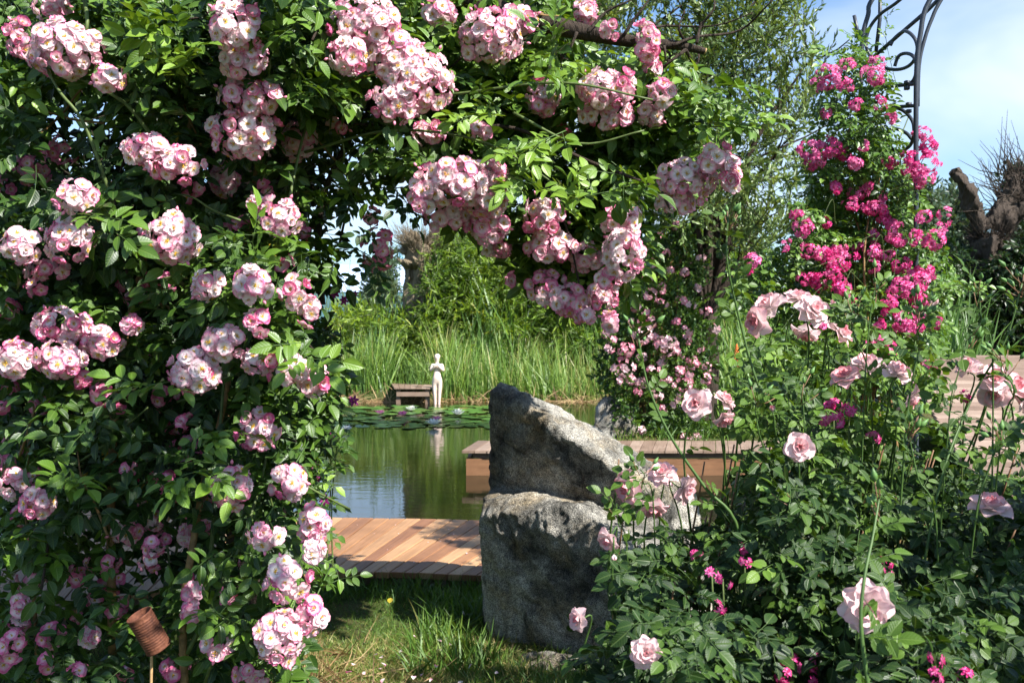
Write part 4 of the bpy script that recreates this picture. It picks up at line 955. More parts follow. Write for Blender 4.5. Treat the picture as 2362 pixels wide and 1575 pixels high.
def keep_clear(px, py, d, CLs, surf, prob=.93, mar=42):
    k = np.ones(len(px), bool)
    for cx, cy, rx, ry, dz, _ in CLs:
        dc = float(surf(np.array(cx), np.array(cy)))+dz
        e = ((px-cx)/(rx*1.02+mar))**2+((py-cy)/(ry*1.02+mar))**2
        k &= ~((e < 1) & (d < dc+.03+.5*rx/F*dc) & (rng.random(len(px)) < prob))
    return k
rt = [compound(2 if k % 3 else 3, .060, .033, .098, seed=k) for k in range(10)]
cl = MB()
regions = [  # polygon, leaves, depth thickness, start
 ([(-60,-60),(760,-60),(790,260),(720,390),(560,400),(330,400),(330,300),(180,200),(-60,200)], 1750, .8, .0),
 ([(-60,200),(120,200),(60,300),(50,420),(330,400),(700,400),(650,560),(660,740),(-60,740)], 1300, .95, .08),
 ([(-60,740),(690,740),(720,880),(740,960),(650,1060),(690,1150),(-60,1180)], 1050, .95, .08),
 ([(-60,1180),(690,1150),(700,1240),(650,1330),(690,1480),(660,1600),(440,1600),(440,1430),(300,1300),(-60,1260)], 430, .8, .05),
 ([(-60,1350),(300,1400),(400,1600),(-60,1600)], 170, .7, .05),
 ([(-60,1240),(420,1250),(440,1420),(-60,1400)], 60, .5, .15),
 ([(700,-60),(1330,-60),(1330,60),(1250,320),(1180,370),(980,370),(940,400),(880,390),(800,300)], 1500, .8, .0),
 ([(1200,40),(1320,110),(1530,110),(1600,220),(1680,290),(1660,390),(1500,420),(1180,430),(1160,300)], 1150, .6, .0),
 ([(1190,390),(1480,420),(1470,600),(1390,690),(1270,690),(1200,610),(1180,500)], 520, .6, .2),
 ([(1560,190),(1650,220),(1730,230),(1730,290),(1680,320),(1600,300)], 70, .3, .0),
 ([(690,400),(900,410),(900,450),(850,450),(760,520),(790,600),(730,660),(690,700)], 70, .5, .2),
 ([(80,180),(420,180),(420,400),(80,400)], 40, .8, .1),
 ([(960,320),(1170,320),(1150,470),(1080,520),(970,460)], 190, .25, .22),
 ([(1200,460),(1440,470),(1440,640),(1250,640)], 140, .25, .3),
]
for poly, n, th, st in regions:
    x, y = sample_poly(poly, n); u = rng.random(n)**1.1; d = S1(x, y)+st+u*th; p = PV(x, y, d)
    fr_ = d-S1(x, y) < .28
    k = keep_clear(x, y, d, CL+[(348, 1446, 50, 60, -.1, 0)], S1) & (clumpy(p, 5.5, 2) > np.where(fr_, -.12, -.6)+rng.uniform(-.25, .15, n))
    # windows of sky
    for gx0, gy0, ga, gb, pr in ((180, 255, 120, 62, .93), (20, 400, 45, 55, .85), (820, 520, 90, 80, .45), (900, 640, 70, 60, .8), (330, 215, 40, 40, .4)):
        k &= ~((((x-gx0)/ga)**2+((y-gy0)/gb)**2 < 1) & (rng.random(n) < pr))
    p = p[k]; dd = d[k]; xx = x[k]; yy = y[k]; m = len(p)
    bright = .38+.24*sm(xx, 450, 1250)*(1-sm(yy, 500, 800))+.05*(1-sm(yy, 200, 400))  # leaf colour raised over the arch so it looks sunlit
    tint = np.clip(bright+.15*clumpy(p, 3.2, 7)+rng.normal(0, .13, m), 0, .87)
    tint = np.where(rng.random(m) < .0015, .97, tint)
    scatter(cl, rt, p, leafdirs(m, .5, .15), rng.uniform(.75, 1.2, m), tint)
# single hanging sprays against the sky
def spray_shoot(mb, pts, temps, nl, s, tint, rad=.0025, cmat=1, up=.3):
    pts = np.array([P(*q) for q in pts]); pp, _ = crom(pts, np.ones(len(pts)), 8); mb.tube(pp, np.linspace(rad, rad*.5, len(pp)), cmat, 5)
    T = np.gradient(pp, axis=0); ix = np.linspace(1, len(pp)-1, nl).astype(int)
    P0 = pp[ix]; dirs = norm(norm(T[ix])*.5+np.stack([rng.normal(0, .7, nl), rng.normal(-.3, .5, nl), rng.normal(-.05, .35, nl)], 1))
    nz = np.stack([rng.normal(.2, .4, nl), rng.normal(-.6, .35, nl), rng.normal(.8, .3, nl)], 1)
    scatter(mb, temps, P0, basis(dirs, norm(nz)), np.full(nl, s)*rng.uniform(.8, 1.15, nl), np.clip(rng.normal(tint, .08, nl), 0, .86))
for pts, nl, s, tn in [([(760, 420, 3.9), (820, 460, 3.8), (860, 540, 3.75)], 9, .8, .2), ([(900, 430, 3.8), (930, 460, 3.7), (940, 490, 3.7)], 7, .75, .2), ([(780, 560, 3.9), (850, 590, 3.8), (850, 640, 3.8)], 8, .8, .2),
    ([(1560, 230, 3.7), (1650, 240, 3.65), (1760, 220, 3.6)], 12, .8, .75), ([(1600, 290, 3.7), (1680, 290, 3.65), (1740, 270, 3.6)], 10, .9, .7), ([(1560, 250, 3.7), (1640, 210, 3.6), (1700, 205, 3.6)], 7, 1.1, .6),
    ([(480, 200, 3.4), (430, 130, 3.25), (400, 60, 3.2)], 10, 1.0, .85), ([(430, 190, 3.4), (380, 110, 3.25), (330, 75, 3.2)], 9, 1.0, .85), ([(1100, 380, 3.7), (1210, 420, 3.55), (1320, 450, 3.5), (1400, 440, 3.5)], 16, 1.0, .82), ([(1150, 240, 3.7), (1120, 260, 3.6), (1060, 270, 3.55)], 9, .9, .85),
    ([(1300, 300, 3.7), (1230, 330, 3.6), (1180, 350, 3.55)], 9, 1.0, .75), ([(1250, 200, 3.6), (1265, 130, 3.5), (1270, 70, 3.45)], 9, 1.1, .6), ([(700, 760, 3.4), (700, 810, 3.25), (720, 830, 3.2)], 6, 1.1, .7), ([(600, 600, 3.4), (580, 560, 3.25), (590, 530, 3.2)], 8, 1.0, .6),
    ([(560, 1090, 3.4), (480, 1080, 3.2), (420, 1090, 3.15)], 8, 1.1, .7), ([(120, 1120, 3.4), (130, 1090, 3.2), (180, 1120, 3.15)], 7, 1.0, .6), ([(560, 1440, 3.3), (520, 1420, 3.1), (490, 1400, 3.1)], 9, .9, .65), ([(420, 870, 3.4), (370, 880, 3.2), (330, 885, 3.2)], 6, 1.0, .65),
    ([(700, 1330, 3.4), (750, 1340, 3.3), (780, 1330, 3.3)], 5, .6, .5), ([(560, 990, 3.4), (500, 990, 3.2), (480, 1000, 3.2)], 6, .9, .55), ([(180, 480, 3.4), (230, 500, 3.2), (260, 540, 3.2)], 7, 1.1, .6),
    ([(740, 1090, 3.5), (775, 1040, 3.4), (800, 990, 3.4)], 7, .7, .4), ([(1430, 400, 3.8), (1440, 430, 3.5), (1480, 450, 3.5)], 6, 1.2, .6)]:
    spray_shoot(cl, pts, rt, nl, s, tn)
cl.build('foliage', [M['rambler_leaf'], M['stem']], RAMB)
cn_ = MB()
canes = [([(425, 1600, 3.5), (420, 1400, 3.5), (440, 1270, 3.5), (470, 1100, 3.6), (520, 900, 3.7), (560, 600, 3.9), (600, 300, 4.0)], .015, 1), ([(260, 1500, 3.7), (255, 1200, 3.7), (270, 900, 3.7), (330, 600, 3.8), (450, 250, 3.8)], .018, 1),
 ([(430, 1500, 3.5), (480, 1400, 3.5), (545, 1270, 3.5), (600, 1100, 3.6), (640, 900, 3.7)], .009, 0), ([(480, 1330, 3.6), (490, 1200, 3.6), (500, 1050, 3.6), (520, 800, 3.7)], .009, 0), ([(640, 560, 3.7), (660, 480, 3.6), (700, 300, 3.7), (760, 150, 3.7)], .007, 0),
 ([(290, 560, 3.5), (200, 300, 3.4), (130, 200, 3.4), (60, 60, 3.5)], .007, 0), ([(400, 400, 3.6), (300, 250, 3.45), (180, 180, 3.45), (100, 150, 3.5)], .008, 0), ([(740, 700, 4.0), (730, 560, 4.0), (760, 400, 4.0), (850, 250, 4.0)], .014, 2), ([(780, 560, 4.1), (800, 480, 4.0), (860, 330, 3.9)], .006, 2),
 ([(700, 350, 3.8), (900, 300, 3.7), (1120, 330, 3.65), (1300, 440, 3.6)], .006, 0), ([(820, 200, 3.9), (1000, 220, 3.8), (1280, 190, 3.65), (1500, 230, 3.6)], .007, 0), ([(900, 330, 4.0), (1150, 290, 3.9), (1350, 370, 3.8), (1500, 430, 3.75), (1540, 480, 3.75)], .009, 2), ([(1180, 260, 3.7), (1330, 330, 3.65), (1480, 300, 3.6)], .006, 0),
 ([(195, 0, 3.5), (200, 60, 3.45), (180, 130, 3.5)], .008, 0), ([(470, 1570, 3.4), (520, 1430, 3.3), (600, 1350, 3.3)], .006, 0), ([(410, 1560, 3.7), (390, 1300, 3.7), (360, 1100, 3.8)], .006, 0), ([(370, 1500, 3.8), (400, 1300, 3.8), (430, 1100, 3.8)], .007, 0), ([(150, 1180, 3.6), (180, 1240, 3.6), (175, 1330, 3.7)], .006, 0),
 ([(560, 1600, 3.5), (560, 1400, 3.6), (600, 1200, 3.7)], .006, 2), ([(90, 1600, 3.7), (80, 1400, 3.7), (60, 1100, 3.7), (100, 800, 3.8)], .010, 1), ([(1250, 420, 3.9), (1300, 520, 3.9), (1330, 650, 3.85)], .006, 2)]
for pts, r, m_ in canes:
    cn_.tube([P(*q) for q in pts], np.linspace(r, r*.55, len(pts)), m_, 7, smooth=6)
for k in range(70):
    px = rng.uniform(0, 1300); py = rng.uniform(0, 700) if px > 720 else rng.uniform(0, 1500)
    if px > 720: py = rng.uniform(0, 430)
    dd = float(S1(np.array(px), np.array(py)))+rng.uniform(.15, .9); a = rng.uniform(0, 3.14); L = rng.uniform(50, 120)
    pts = [(px+L*math.cos(a)*s+rng.normal(0, 8), py-L*abs(math.sin(a))*s+rng.normal(0, 8), dd+rng.normal(0, .06)) for s in (-1, -.3, .3, 1)]
    cn_.tube([P(*q) for q in pts], [.005, .0045, .004, .0025], int(rng.integers(0, 3)), 5, smooth=4)
cn_.build('canes', [M['cane'], M['oldcane'], M['bark']], RAMB)

# ------------------------------------------------------------------ iron arch
ARCH = root('rose_arch', P(2040, 1250, 4.9)*[1, 1, 0], 'grey iron rose arch with scrolled side panel against the sky', 'garden arch')
ar = MB(); D1, D2 = 4.75, 5.15
zfoot = lambda px, d: (px*K-CX)/F*d
def bar(pts, r=.0105, d=None, sm_=5): ar.tube([P(*q) if len(q) == 3 else P(*q, d) for q in pts], r, 0, 8, smooth=sm_)
def foot(px, d): x = (px*K-CX)/F*d; return np.array([x, d, -.05])
def arc_over(p0, pa, d):   # from post top bend over to the other side of the passage
    pass
A_in = [foot(2104, D1)]+[P(*q, D1) for q in ((2104, 800), (2104, 450), (2104, 245), (2106, 150), (2114, 80), (2136, 0))]
A_out = [P(*q, D1+.04) for q in ((2108, 245), (2111, 150), (2124, 90), (2140, 45), (2165, -5))]
B_in = [foot(1977, D2)]+[P(*q, D2) for q in ((1978, 640), (1978, 300), (1977, 200), (1981, 90), (1994, 35), (2006, -5))]
def extend(pts, span, rise_):   # complete the semicircle out of the frame to a second leg
    p = pts[-1]; x0, y0, z0 = p; out = list(pts)
    for a in np.linspace(.25, 1, 7)*math.pi: out.append(np.array([x0+span*(1-math.cos(a))/2+.05, y0, z0+rise_*math.sin(a)]))
    out.append(np.array([out[-1][0]+.08, y0, .9])); out.append(np.array([out[-1][0], y0, -.05])); return out
for pts, d, nm in ((A_in, D1, 0), (B_in, D2, 0)):
    ar = MB(); ar.tube(extend(pts, 1.15, .42), .0125, 0, 8, smooth=5); ar.build('hoop', M['iron'], ARCH)
ar = MB(); ar.tube(extend(A_out, 1.15, .48), .0095, 0, 8, smooth=5); ar.build('hoop', M['iron'], ARCH)
ar = MB()
for a, b in (((1980, 205, D2), (2106, 193, D1)), ((2030, 248, 5.0), (2106, 243, D1)), ((1979, 560, D2), (2104, 600, D1)), ((1979, 900, D2), (2104, 980, D1))): ar = MB(); ar.tube([P(*a), P(*b)], .0095, 0, 6); ar.build('rung', M['iron'], ARCH)
for q in ((2083, 203, 4.8), (2087, 256, 4.8), (2083, 190, 4.8), (2087, 240, 4.8)):
    p = P(*q); ar = MB(); ar.box(p, (.022, .022, .016), tint=.3); ar.build('bolt', M['iron'], ARCH)
ar = MB(); circ = lambda cx, cy, r, a0, a1, n, d: [(cx+r*math.cos(a), cy+r*math.sin(a), d) for a in np.linspace(R_(a0), R_(a1), n)]
def dd_(q, s): return q
sc1 = [(2045, 105, 4.98), (2055, 88, 4.97), (2078, 72, 4.9), (2098, 85, 4.83), (2107, 110, 4.8), (2100, 138, 4.83), (2080, 156, 4.9), (2050, 160, 4.98), (2015, 148, 5.05), (1990, 110, 5.1), (1995, 70, 5.1), (2020, 35, 5.05), (2055, 10, 4.95), (2085, -15, 4.9)]
sc2 = [(2055, 153, 4.95), (2064, 130, 4.93), (2082, 123, 4.88), (2100, 133, 4.8), (2105, 160, 4.78), (2098, 185, 4.8), (2082, 196, 4.85)]
sc3 = [(2010, 265, 5.0), (2040, 250, 4.95), (2070, 252, 4.9), (2094, 275, 4.83), (2099, 305, 4.8), (2090, 335, 4.85), (2065, 348, 4.9), (2042, 335, 4.95), (2038, 305, 4.95), (2055, 296, 4.93), (2080, 305, 4.88), (2094, 320, 4.84)]
sc4 = [(2060, 655, 4.93), (2085, 640, 4.88), (2098, 670, 4.82), (2085, 705, 4.85), (2060, 705, 4.9), (2045, 680, 4.95)]
for s_ in (sc1, sc2, sc3, sc4): ar = MB(); ar.tube([P(*q) for q in s_], .0088, 0, 7, smooth=5); ar.build('scroll', M['iron'], ARCH)
ar = MB()
for pts in ([(1962, 36, D2), (1974, 95, D2)], [(2022, -40, 5.1), (2021, 45, 5.1), (2012, 120, 5.1)], [(2175, -20, 4.8), (2130, 25, 4.85), (2060, 85, 4.95), (2008, 130, 5.1)], [(1990, 350, 5.1), (2012, 410, 5.0)], [(2050, 500, 5.0), (2075, 560, 4.95)]): ar = MB(); ar.tube([P(*q) for q in pts], .0100, 0, 6); ar.build('brace', M['iron'], ARCH)

# ------------------------------------------------------------------ magenta climbing rose on the arch
def S2(px, py): return 4.72+.0*px+.12*np.sin(px/60.)*np.cos(py/80.)-.25*sm(py, 500, 900)
def S4(px, py): return 1.85+.95*(1-sm(py, 950, 1600))+.35*(1-sm(py, 600, 1000))+.15*sm(px, 1700, 1350)+.22*np.sin(px/95.+1)*np.cos(py/120.)
CLH = [(1905,165,30,20,0,0),(1952,150,20,14,0,0),(1895,195,28,14,.05,.3),(1925,190,24,16,0,0),(1950,200,18,16,0,0),(2005,175,28,26,-.05,0),(2015,140,20,12,.05,0),(1895,262,14,14,0,0),(1965,242,14,18,0,0),(2022,235,18,18,0,.1),(2045,265,12,24,0,.2),(1870,350,38,30,0,0),(1905,340,34,28,0,.2),(1870,375,24,16,.05,.3),(1935,355,24,18,.1,.4),
 (1985,332,12,18,0,.1),(1965,375,18,16,-.05,0),(2120,310,22,22,0,0),(2135,340,20,26,0,.1),(2125,380,34,34,-.05,0),(2090,380,24,34,.05,.3),(2120,410,26,22,-.03,0),(2040,375,24,14,.1,.4),(1835,495,18,14,0,.1),(1845,525,24,22,0,.3),(1805,562,14,16,0,.4),(1860,575,26,20,0,.3),(1885,585,18,16,0,.3),(1915,580,20,16,0,0),(1930,570,16,20,0,.1),
 (2120,500,20,16,0,0),(2110,545,26,20,-.03,.1),(2150,550,24,24,-.03,0),(2172,495,10,20,0,.1),(2165,525,12,12,0,.1),(2060,550,20,14,.05,.2),(1730,600,24,20,-.3,.2),(1715,625,14,12,-.3,.4),(1890,645,34,24,.05,.6),(1850,640,24,18,.05,.4),(2070,610,26,20,0,.1),(2105,640,30,26,0,.0),(2130,625,20,26,0,.1),(2075,665,44,26,-.03,0),(2110,690,24,18,0,.3),
 (2080,740,26,26,-.05,.2),(2095,760,20,20,0,.2),(1990,795,22,20,-.1,0),(2150,740,14,20,0,.1),(2040,720,20,20,.05,.4),(1900,655,22,20,.1,.8),(1960,700,20,14,.1,.6),(2020,750,16,20,.1,.5),(1915,930,24,14,-1.2,.3),(1920,960,20,16,-1.2,.3),(1895,965,14,12,-1.2,.3),(2005,1000,14,10,-1.2,.3),(2215,912,10,10,-.9,.1),(1950,940,14,18,-1.2,.2),
 (1600,1275,12,14,-1.6,.1),(1635,1320,18,14,-1.6,.2),(1660,1330,16,12,-1.6,.2),(1705,1262,14,10,-1.6,.1),(1710,1290,18,8,-1.6,.1),(1640,1390,20,10,-1.6,.3),(2030,1290,12,14,-1.6,.2),(2030,1310,12,12,-1.6,.3),(1820,1520,18,22,-1.9,.2),(1800,1545,20,26,-1.9,.3),(1870,1515,14,14,-1.9,.1),(2150,1510,16,20,-1.9,.2),(2140,1550,20,14,-1.9,.2),(2210,1550,18,14,-1.9,.1),(1860,1560,14,20,-1.9,.2),(2060,620,20,12,.05,.3),(1905,930,12,10,-1.1,.4)]
rx_ = random.Random(5)
for k in range(46):
    y = rx_.uniform(430, 860); w_ = 60+max(0, y-430)*.28
    CLH.append((min(2170, 1975+rx_.uniform(-w_, w_)), y, rx_.uniform(9, 24), rx_.uniform(9, 20), rx_.uniform(-.06, .05), rx_.uniform(0, .5)))
HOT = root('climbing_rose', P(1990, 1250, 4.95)*[1, 1, 0], 'magenta climbing rose with small double flowers growing up the iron arch', 'rose')
hp = [blossom_parts([(8, 1.0, .5, 15, -15), (8, .8, .45, 40, 15), (7, .55, .38, 65, 55)], 700+k, 1.0, 0, rows=2, cols=2, tints=[.5, .42, .6], notch=.0, shape=.5) for k in range(6)]
r_ = np.random.default_rng(5)
for c in CLH:
    if c[4] < -.5: c = (*c[:4], c[4], c[5])
    mb = MB(); br = .022
    for p, v in cluster_points(c, S2, br, r_, .95):
        scatter(mb, hp, p[None], basis(norm(np.cross(v, r_.normal(0, 1, 3)))[None], norm(v+r_.normal(0, .25, 3)+np.array([.1, -.2, .1]))[None]), br*r_.uniform(.6, 1.2), np.array([c[5]*.4+r_.uniform(-.35, .1)]))
    C = P(c[0], c[1], float(S2(np.array(c[0]), np.array(c[1])))+c[4]); mb.tube([C+np.array([0, .12, -.08]), C+np.array([0, .03, 0])], .002, 1, 4)
    if c[4] < -.5: continue
    mb.build('flower_cluster', [M['hot_petal'], M['stem']], HOT)
MAG = root('rose_bush', P(1830, 1560, 3.0)*[1, 1, 0], 'low magenta rose bush half hidden inside the pale pink rose bush', 'rose')
n_mag = 0; magst = MB()
for c in CLH:
    if c[4] > -.5: continue
    mb = MB(); br = .013 if c[4] < -1.5 else .016
    for p, v in cluster_points((*c[:4], .06, c[5]), S4, br, r_, 1.1):
        scatter(mb, hp, p[None], basis(norm(np.cross(v, r_.normal(0, 1, 3)))[None], norm(v+r_.normal(0, .25, 3))[None]), br*r_.uniform(.8, 1.15), np.array([c[5]*.4+r_.uniform(-.2, .1)]))
    C = P(c[0], c[1], float(S4(np.array(c[0]), np.array(c[1])))+.08); magst.tube([np.array([C[0]+.1, C[1]+.25, -.02]), np.array([C[0]+.05, C[1]+.15, C[2]*.5]), C], [.005, .004, .002], 0, 5, smooth=4)
    mb.build('flower_cluster', [M['hot_petal'], M['stem']], MAG)
magst.build('canes', [M['cane']], MAG)
ht = [compound(2, .030, .019, .05, rows=(0, .3, .65, 1.), seed=50+k) for k in range(8)]
fo = MB()
for poly, n, th in [([(1962, 85), (1925, 120), (1880, 170), (1870, 250), (1900, 300), (2060, 360), (2050, 300), (2030, 240), (2040, 190), (2000, 120)], 620, .5),
                    ([(1850, 300), (2060, 330), (2110, 420), (2090, 560), (1850, 560), (1830, 480), (1860, 400)], 1700, .7),
                    ([(1830, 540), (2120, 520), (2180, 600), (2160, 760), (2120, 880), (1830, 880), (1700, 700), (1690, 600), (1780, 560)], 2700, .8)]:
    x, y = sample_poly(poly, n); d = S2(x, y)+rng.random(n)**1.2*th; p = PV(x, y, d); k = keep_clear(x, y, d, [c for c in CLH if c[4] > -.5], S2, .85, 14) & (clumpy(p, 7, 3) > -.5+rng.uniform(-.2, .2, n)); p = p[k]; m = len(p)
    scatter(fo, ht, p, leafdirs(m, .5, .1), rng.uniform(.8, 1.35, m), np.clip(.5+.15*clumpy(p, 5, 1)+rng.normal(0, .17, m), 0, 1))
for pts, nl in [([(2060, 200, 5), (2035, 90, 5.05), (2040, 20, 5)], 9), ([(2160, 640, 4.7), (2210, 660, 4.6), (2260, 665, 4.5)], 10), ([(2150, 700, 4.7), (2180, 660, 4.6), (2240, 650, 4.5)], 8), ([(1960, 200, 5), (1915, 120, 4.9), (1890, 110, 4.9)], 10), ([(1962, 160, 5), (1960, 110, 5), (1970, 90, 5)], 10), ([(1850, 480, 4.8), (1800, 440, 4.8), (1840, 400, 4.8)], 8)]:
    spray_shoot(fo, pts, ht, nl, 1.1, .6, .0018)
fo.build('foliage', [M['column_leaf'], M['stem']], HOT)
mb = MB()
for k in range(26):
    x0 = 1990+rng.normal(0, 45); pts = [(x0, 1250, 5.0)]; x = x0
    for yy in (1000, 760, 560, 380, 250): x = x+rng.normal(0, 28); x = x*.8+.2*(1995 if yy < 500 else 1990); pts.append((x, yy+rng.uniform(-30, 30), 5.0+rng.normal(0, .1)))
    pts = pts[:int(rng.integers(3, 7))]; q = [P(*a) for a in pts]; q[0][2] = -.02; mb.tube(q, np.linspace(.008, .003, len(q)), int(rng.integers(0, 2)), 5, smooth=4)
for k in range(16):
    px = rng.uniform(1830, 2060); py = rng.uniform(430, 820); mb.tube([P(px, py, 4.65), P(px+rng.normal(0, 50), py-rng.uniform(10, 60), 4.6), P(px+rng.normal(0, 40), py+rng.uniform(-40, 60), 4.55)], [.0016, .0013, .0008], 0, 4, smooth=5)
mb.build('canes', [M['cane'], M['oldcane']], HOT)

# ------------------------------------------------------------------ pink rose column behind the landing stage
MID = root('shrub_rose', (1.75, 13.3, 0), 'pink flowered shrub rose column standing behind the landing stage', 'rose')
def S3(px, py): return 12.9+0*px
fo = MB(); mt_ = [spray(12, .055, .035, .2, 800+k, .9, .3) for k in range(5)]
for poly, n in [([(1480, 540), (1520, 500), (1580, 520), (1620, 620), (1600, 700), (1640, 800), (1620, 900), (1600, 1015), (1450, 1015), (1420, 940), (1385, 880), (1390, 780), (1430, 700), (1430, 600)], 2100), ([(1440, 980), (1680, 960), (1720, 1015), (1450, 1020)], 260)]:
    x, y = sample_poly(poly, n); d = rng.uniform(12.7, 13.8, n); p = PV(x, y, d); k = clumpy(p, 3.2, 4) > -.35+rng.uniform(-.3, .2, n); p = p[k]; m = len(p)
    scatter(fo, mt_, p, basis(norm(rng.normal(0, 1, (m, 3))+[0, -.4, .1]), norm(rng.normal(0, .6, (m, 3))+[.3, -.5, .8])), rng.uniform(.8, 1.3, m), np.clip(.35+.2*clumpy(p, 2.5, 3)+rng.normal(0, .17, m), 0, 1))
fo.build('foliage', [M['column_leaf'], M['cane']], MID)
mb = MB()
for k in range(16):
    a = 1.8+rng.uniform(-.2, .25); mb.tube([(a, 13.3, -.03), (a+rng.uniform(-.1, .1), 13.3, .9), (a+rng.uniform(-.2, .2), 13.2, 1.7), (a+rng.uniform(-.15, .3), 13.1, 2.4)], [.014, .011, .008, .004], 0, 5, smooth=4)
mb.build('canes', [M['oldcane']], MID)
mc = [(1490,680,20),(1515,665,14),(1495,640,10),(1540,620,10),(1500,605,10),(1480,575,10),(1575,620,12),(1610,590,10),(1550,520,10),(1620,715,14),(1565,690,14),(1525,700,16),(1485,720,12),(1480,770,26),(1440,800,20),(1530,790,28),(1545,800,22),(1575,760,14),(1575,780,16),(1560,850,18),(1500,850,16),(1590,830,18),(1620,840,14),(1620,870,14),(1570,880,20),(1440,850,18),(1415,850,14),(1420,870,14),(1450,870,16),(1560,820,12),
 (1600,900,12),(1560,910,14),(1590,910,10),(1470,880,16),(1400,800,10),(1395,770,12),(1410,780,14),(1500,740,14),(1640,755,12),(1545,925,12),(1530,870,12),(1475,990,10),(1600,1000,8),(1570,1005,8),(1590,1008,8),(1455,740,14),(1430,830,12),(1520,830,14),(1610,800,12),(1555,740,12),(1475,820,14),(1540,880,14),(1620,900,12),(1585,860,12),(1505,905,12),(1465,900,10),(1525,940,10),(1500,780,12),(1460,700,12),(1585,700,10),(1600,660,8),(1470,640,10),(1530,580,8),(1515,540,8)]
mp_ = [blossom_parts([(6, 1.0, .8, 20, -5), (5, .8, .7, 50, 35)], 760+k, 1.0, 0, rows=2, cols=2, tints=[.5, .55], notch=0) for k in range(5)]
r_ = np.random.default_rng(15)
for cx, cy, rr in mc:
    mb = MB()
    for p, v in cluster_points((cx, cy, rr, rr*.85, -.1-r_.uniform(0, .15), 0), S3, .054, r_, 1.3):
        scatter(mb, mp_, p[None], basis(norm(np.cross(v, r_.normal(0, 1, 3)))[None], norm(v+np.array([.1, -.3, .1]))[None]), .054*r_.uniform(.7, 1.15), np.array([r_.uniform(-.3, .2)]))
    mb.build('flower_cluster', [M['mid_petal']], MID)

# red hot poker
t = root('torch_lily', (2.75*1.0, 12.4, 0), 'orange red torch lily spike above reeds right of the pink column', 'flower'); 
X0 = (1692*K-CX)/F*12.4; t.location = (X0, 12.4, 0)
mb = MB(); mb.tube([(X0, 12.4, 0), (X0+.01, 12.4, .6), P(1692, 830, 12.4)], [.008, .007, .006], 0, 6); mb.build('stem', [M['stem']], t)
mb = MB(); c0 = P(1692, 838, 12.4)
for k in range(90):
    z = k/90; a = k*2.4; r0 = .05*(1-z)**.6+.008; p = c0+np.array([0, 0, .26*z]); o = np.array([math.cos(a), math.sin(a), -.6]); o /= np.linalg.norm(o)
    mb.tube([p, p+o*r0*.5, p+o*r0], [.006, .006, .004], 0, 5)
mb.build('flower_head', [M['poker']], t)

# ------------------------------------------------------------------ pale pink rose bush (right foreground)
BUSH = root('rose_bush', P(1950, 1575, 2.9)*[1, 1, 0], 'large rose bush with big pale pink blooms and green buds at right', 'rose')
bt = [compound(2 if k % 4 else 3, .046, .031, .075, seed=80+k, fold=.14) for k in range(10)]
BR = [  # x,y,radius px, facing (x,-toward camera,z), depth shift, openness
 (1835,1025,37,(-.1,-1,.15),-.05,1),(1990,1392,64,(-.1,-1,.05),-.15,2),(1482,1497,40,(.1,-1,.15),.0,2),(1330,1422,29,(-1,-.7,.2),0,1),(1398,1238,30,(-.5,-.5,-.4),0,1),(1448,1118,44,(-.9,-.5,-.2),0,1),(1522,1088,38,(-.2,-.6,.8),0,2),(1568,1122,38,(.8,-.5,-.2),0,1),(1500,1160,38,(-.1,-.5,-.8),0,1),
 (1768,708,46,(-.7,-.3,.8),0,1),(1742,738,38,(-1,-.5,-.1),0,1),(1830,688,34,(0,-.3,1),0,1),(1868,712,42,(.3,-.8,.4),-.05,2),(1925,765,38,(.6,-.3,.5),.1,1),(1852,760,34,(-.3,-.2,-.9),.15,1),(1915,708,20,(.2,-.2,1),0,0),(1602,928,38,(-.5,-.9,.3),-.05,1),(1662,922,30,(.6,-.3,.7),.05,1),(1660,958,28,(.4,-.4,-.6),.05,1),
 (1942,868,38,(-.4,-.3,.8),0,1),(1990,842,44,(0,-.3,1),.05,1),(2060,860,40,(.3,-.4,.9),0,1),(2085,915,36,(.5,-.3,-.4),.05,1),(2283,872,38,(-.1,-.9,.5),-.05,1),(2225,848,32,(-.5,-.2,.9),.05,1),(2325,890,42,(.5,-.6,.4),0,1),(2282,902,40,(-.3,-.7,-.3),0,1),(2352,920,34,(.8,-.4,-.4),0,1),(2275,1168,50,(0,-.35,1),-.1,1),(2140,704,18,(.3,-.4,1),0,0),(1410,1272,13,(0,-.2,-1),0,0),(1775,945,13,(-.2,-.3,1),0,0)]
st = MB()
def rose_mesh(k, kind):
    if kind == 2: rings = [(7, 1.0, .78, 5, -20), (7, .9, .72, 22, -2), (6, .74, .6, 42, 22), (6, .55, .48, 58, 50), (5, .36, .36, 72, 80)]; ti = [.28, .3, .36, .5, .62]
    elif kind == 0: rings = [(5, .9, .9, 62, 84), (4, .8, .8, 75, 95), (3, .6, .6, 82, 100)]; ti = [.4, .5, .6]
    else: rings = [(5, 1.0, 1.05, 18, -22), (5, .92, .95, 34, 4), (5, .72, .8, 56, 40), (5, .5, .6, 74, 82), (4, .34, .42, 82, 100)]; ti = [.26, .32, .48, .62, .72]
    return blossom_parts(rings, 600+k, 1.0, 0, rows=5, cols=6, tints=ti, jit=9, notch=.04)
def bush_root(p, r=random): return np.array([p[0]*.75+.25*1.0+r.uniform(-.1, .1), p[1]+r.uniform(.25, .6), -.02])
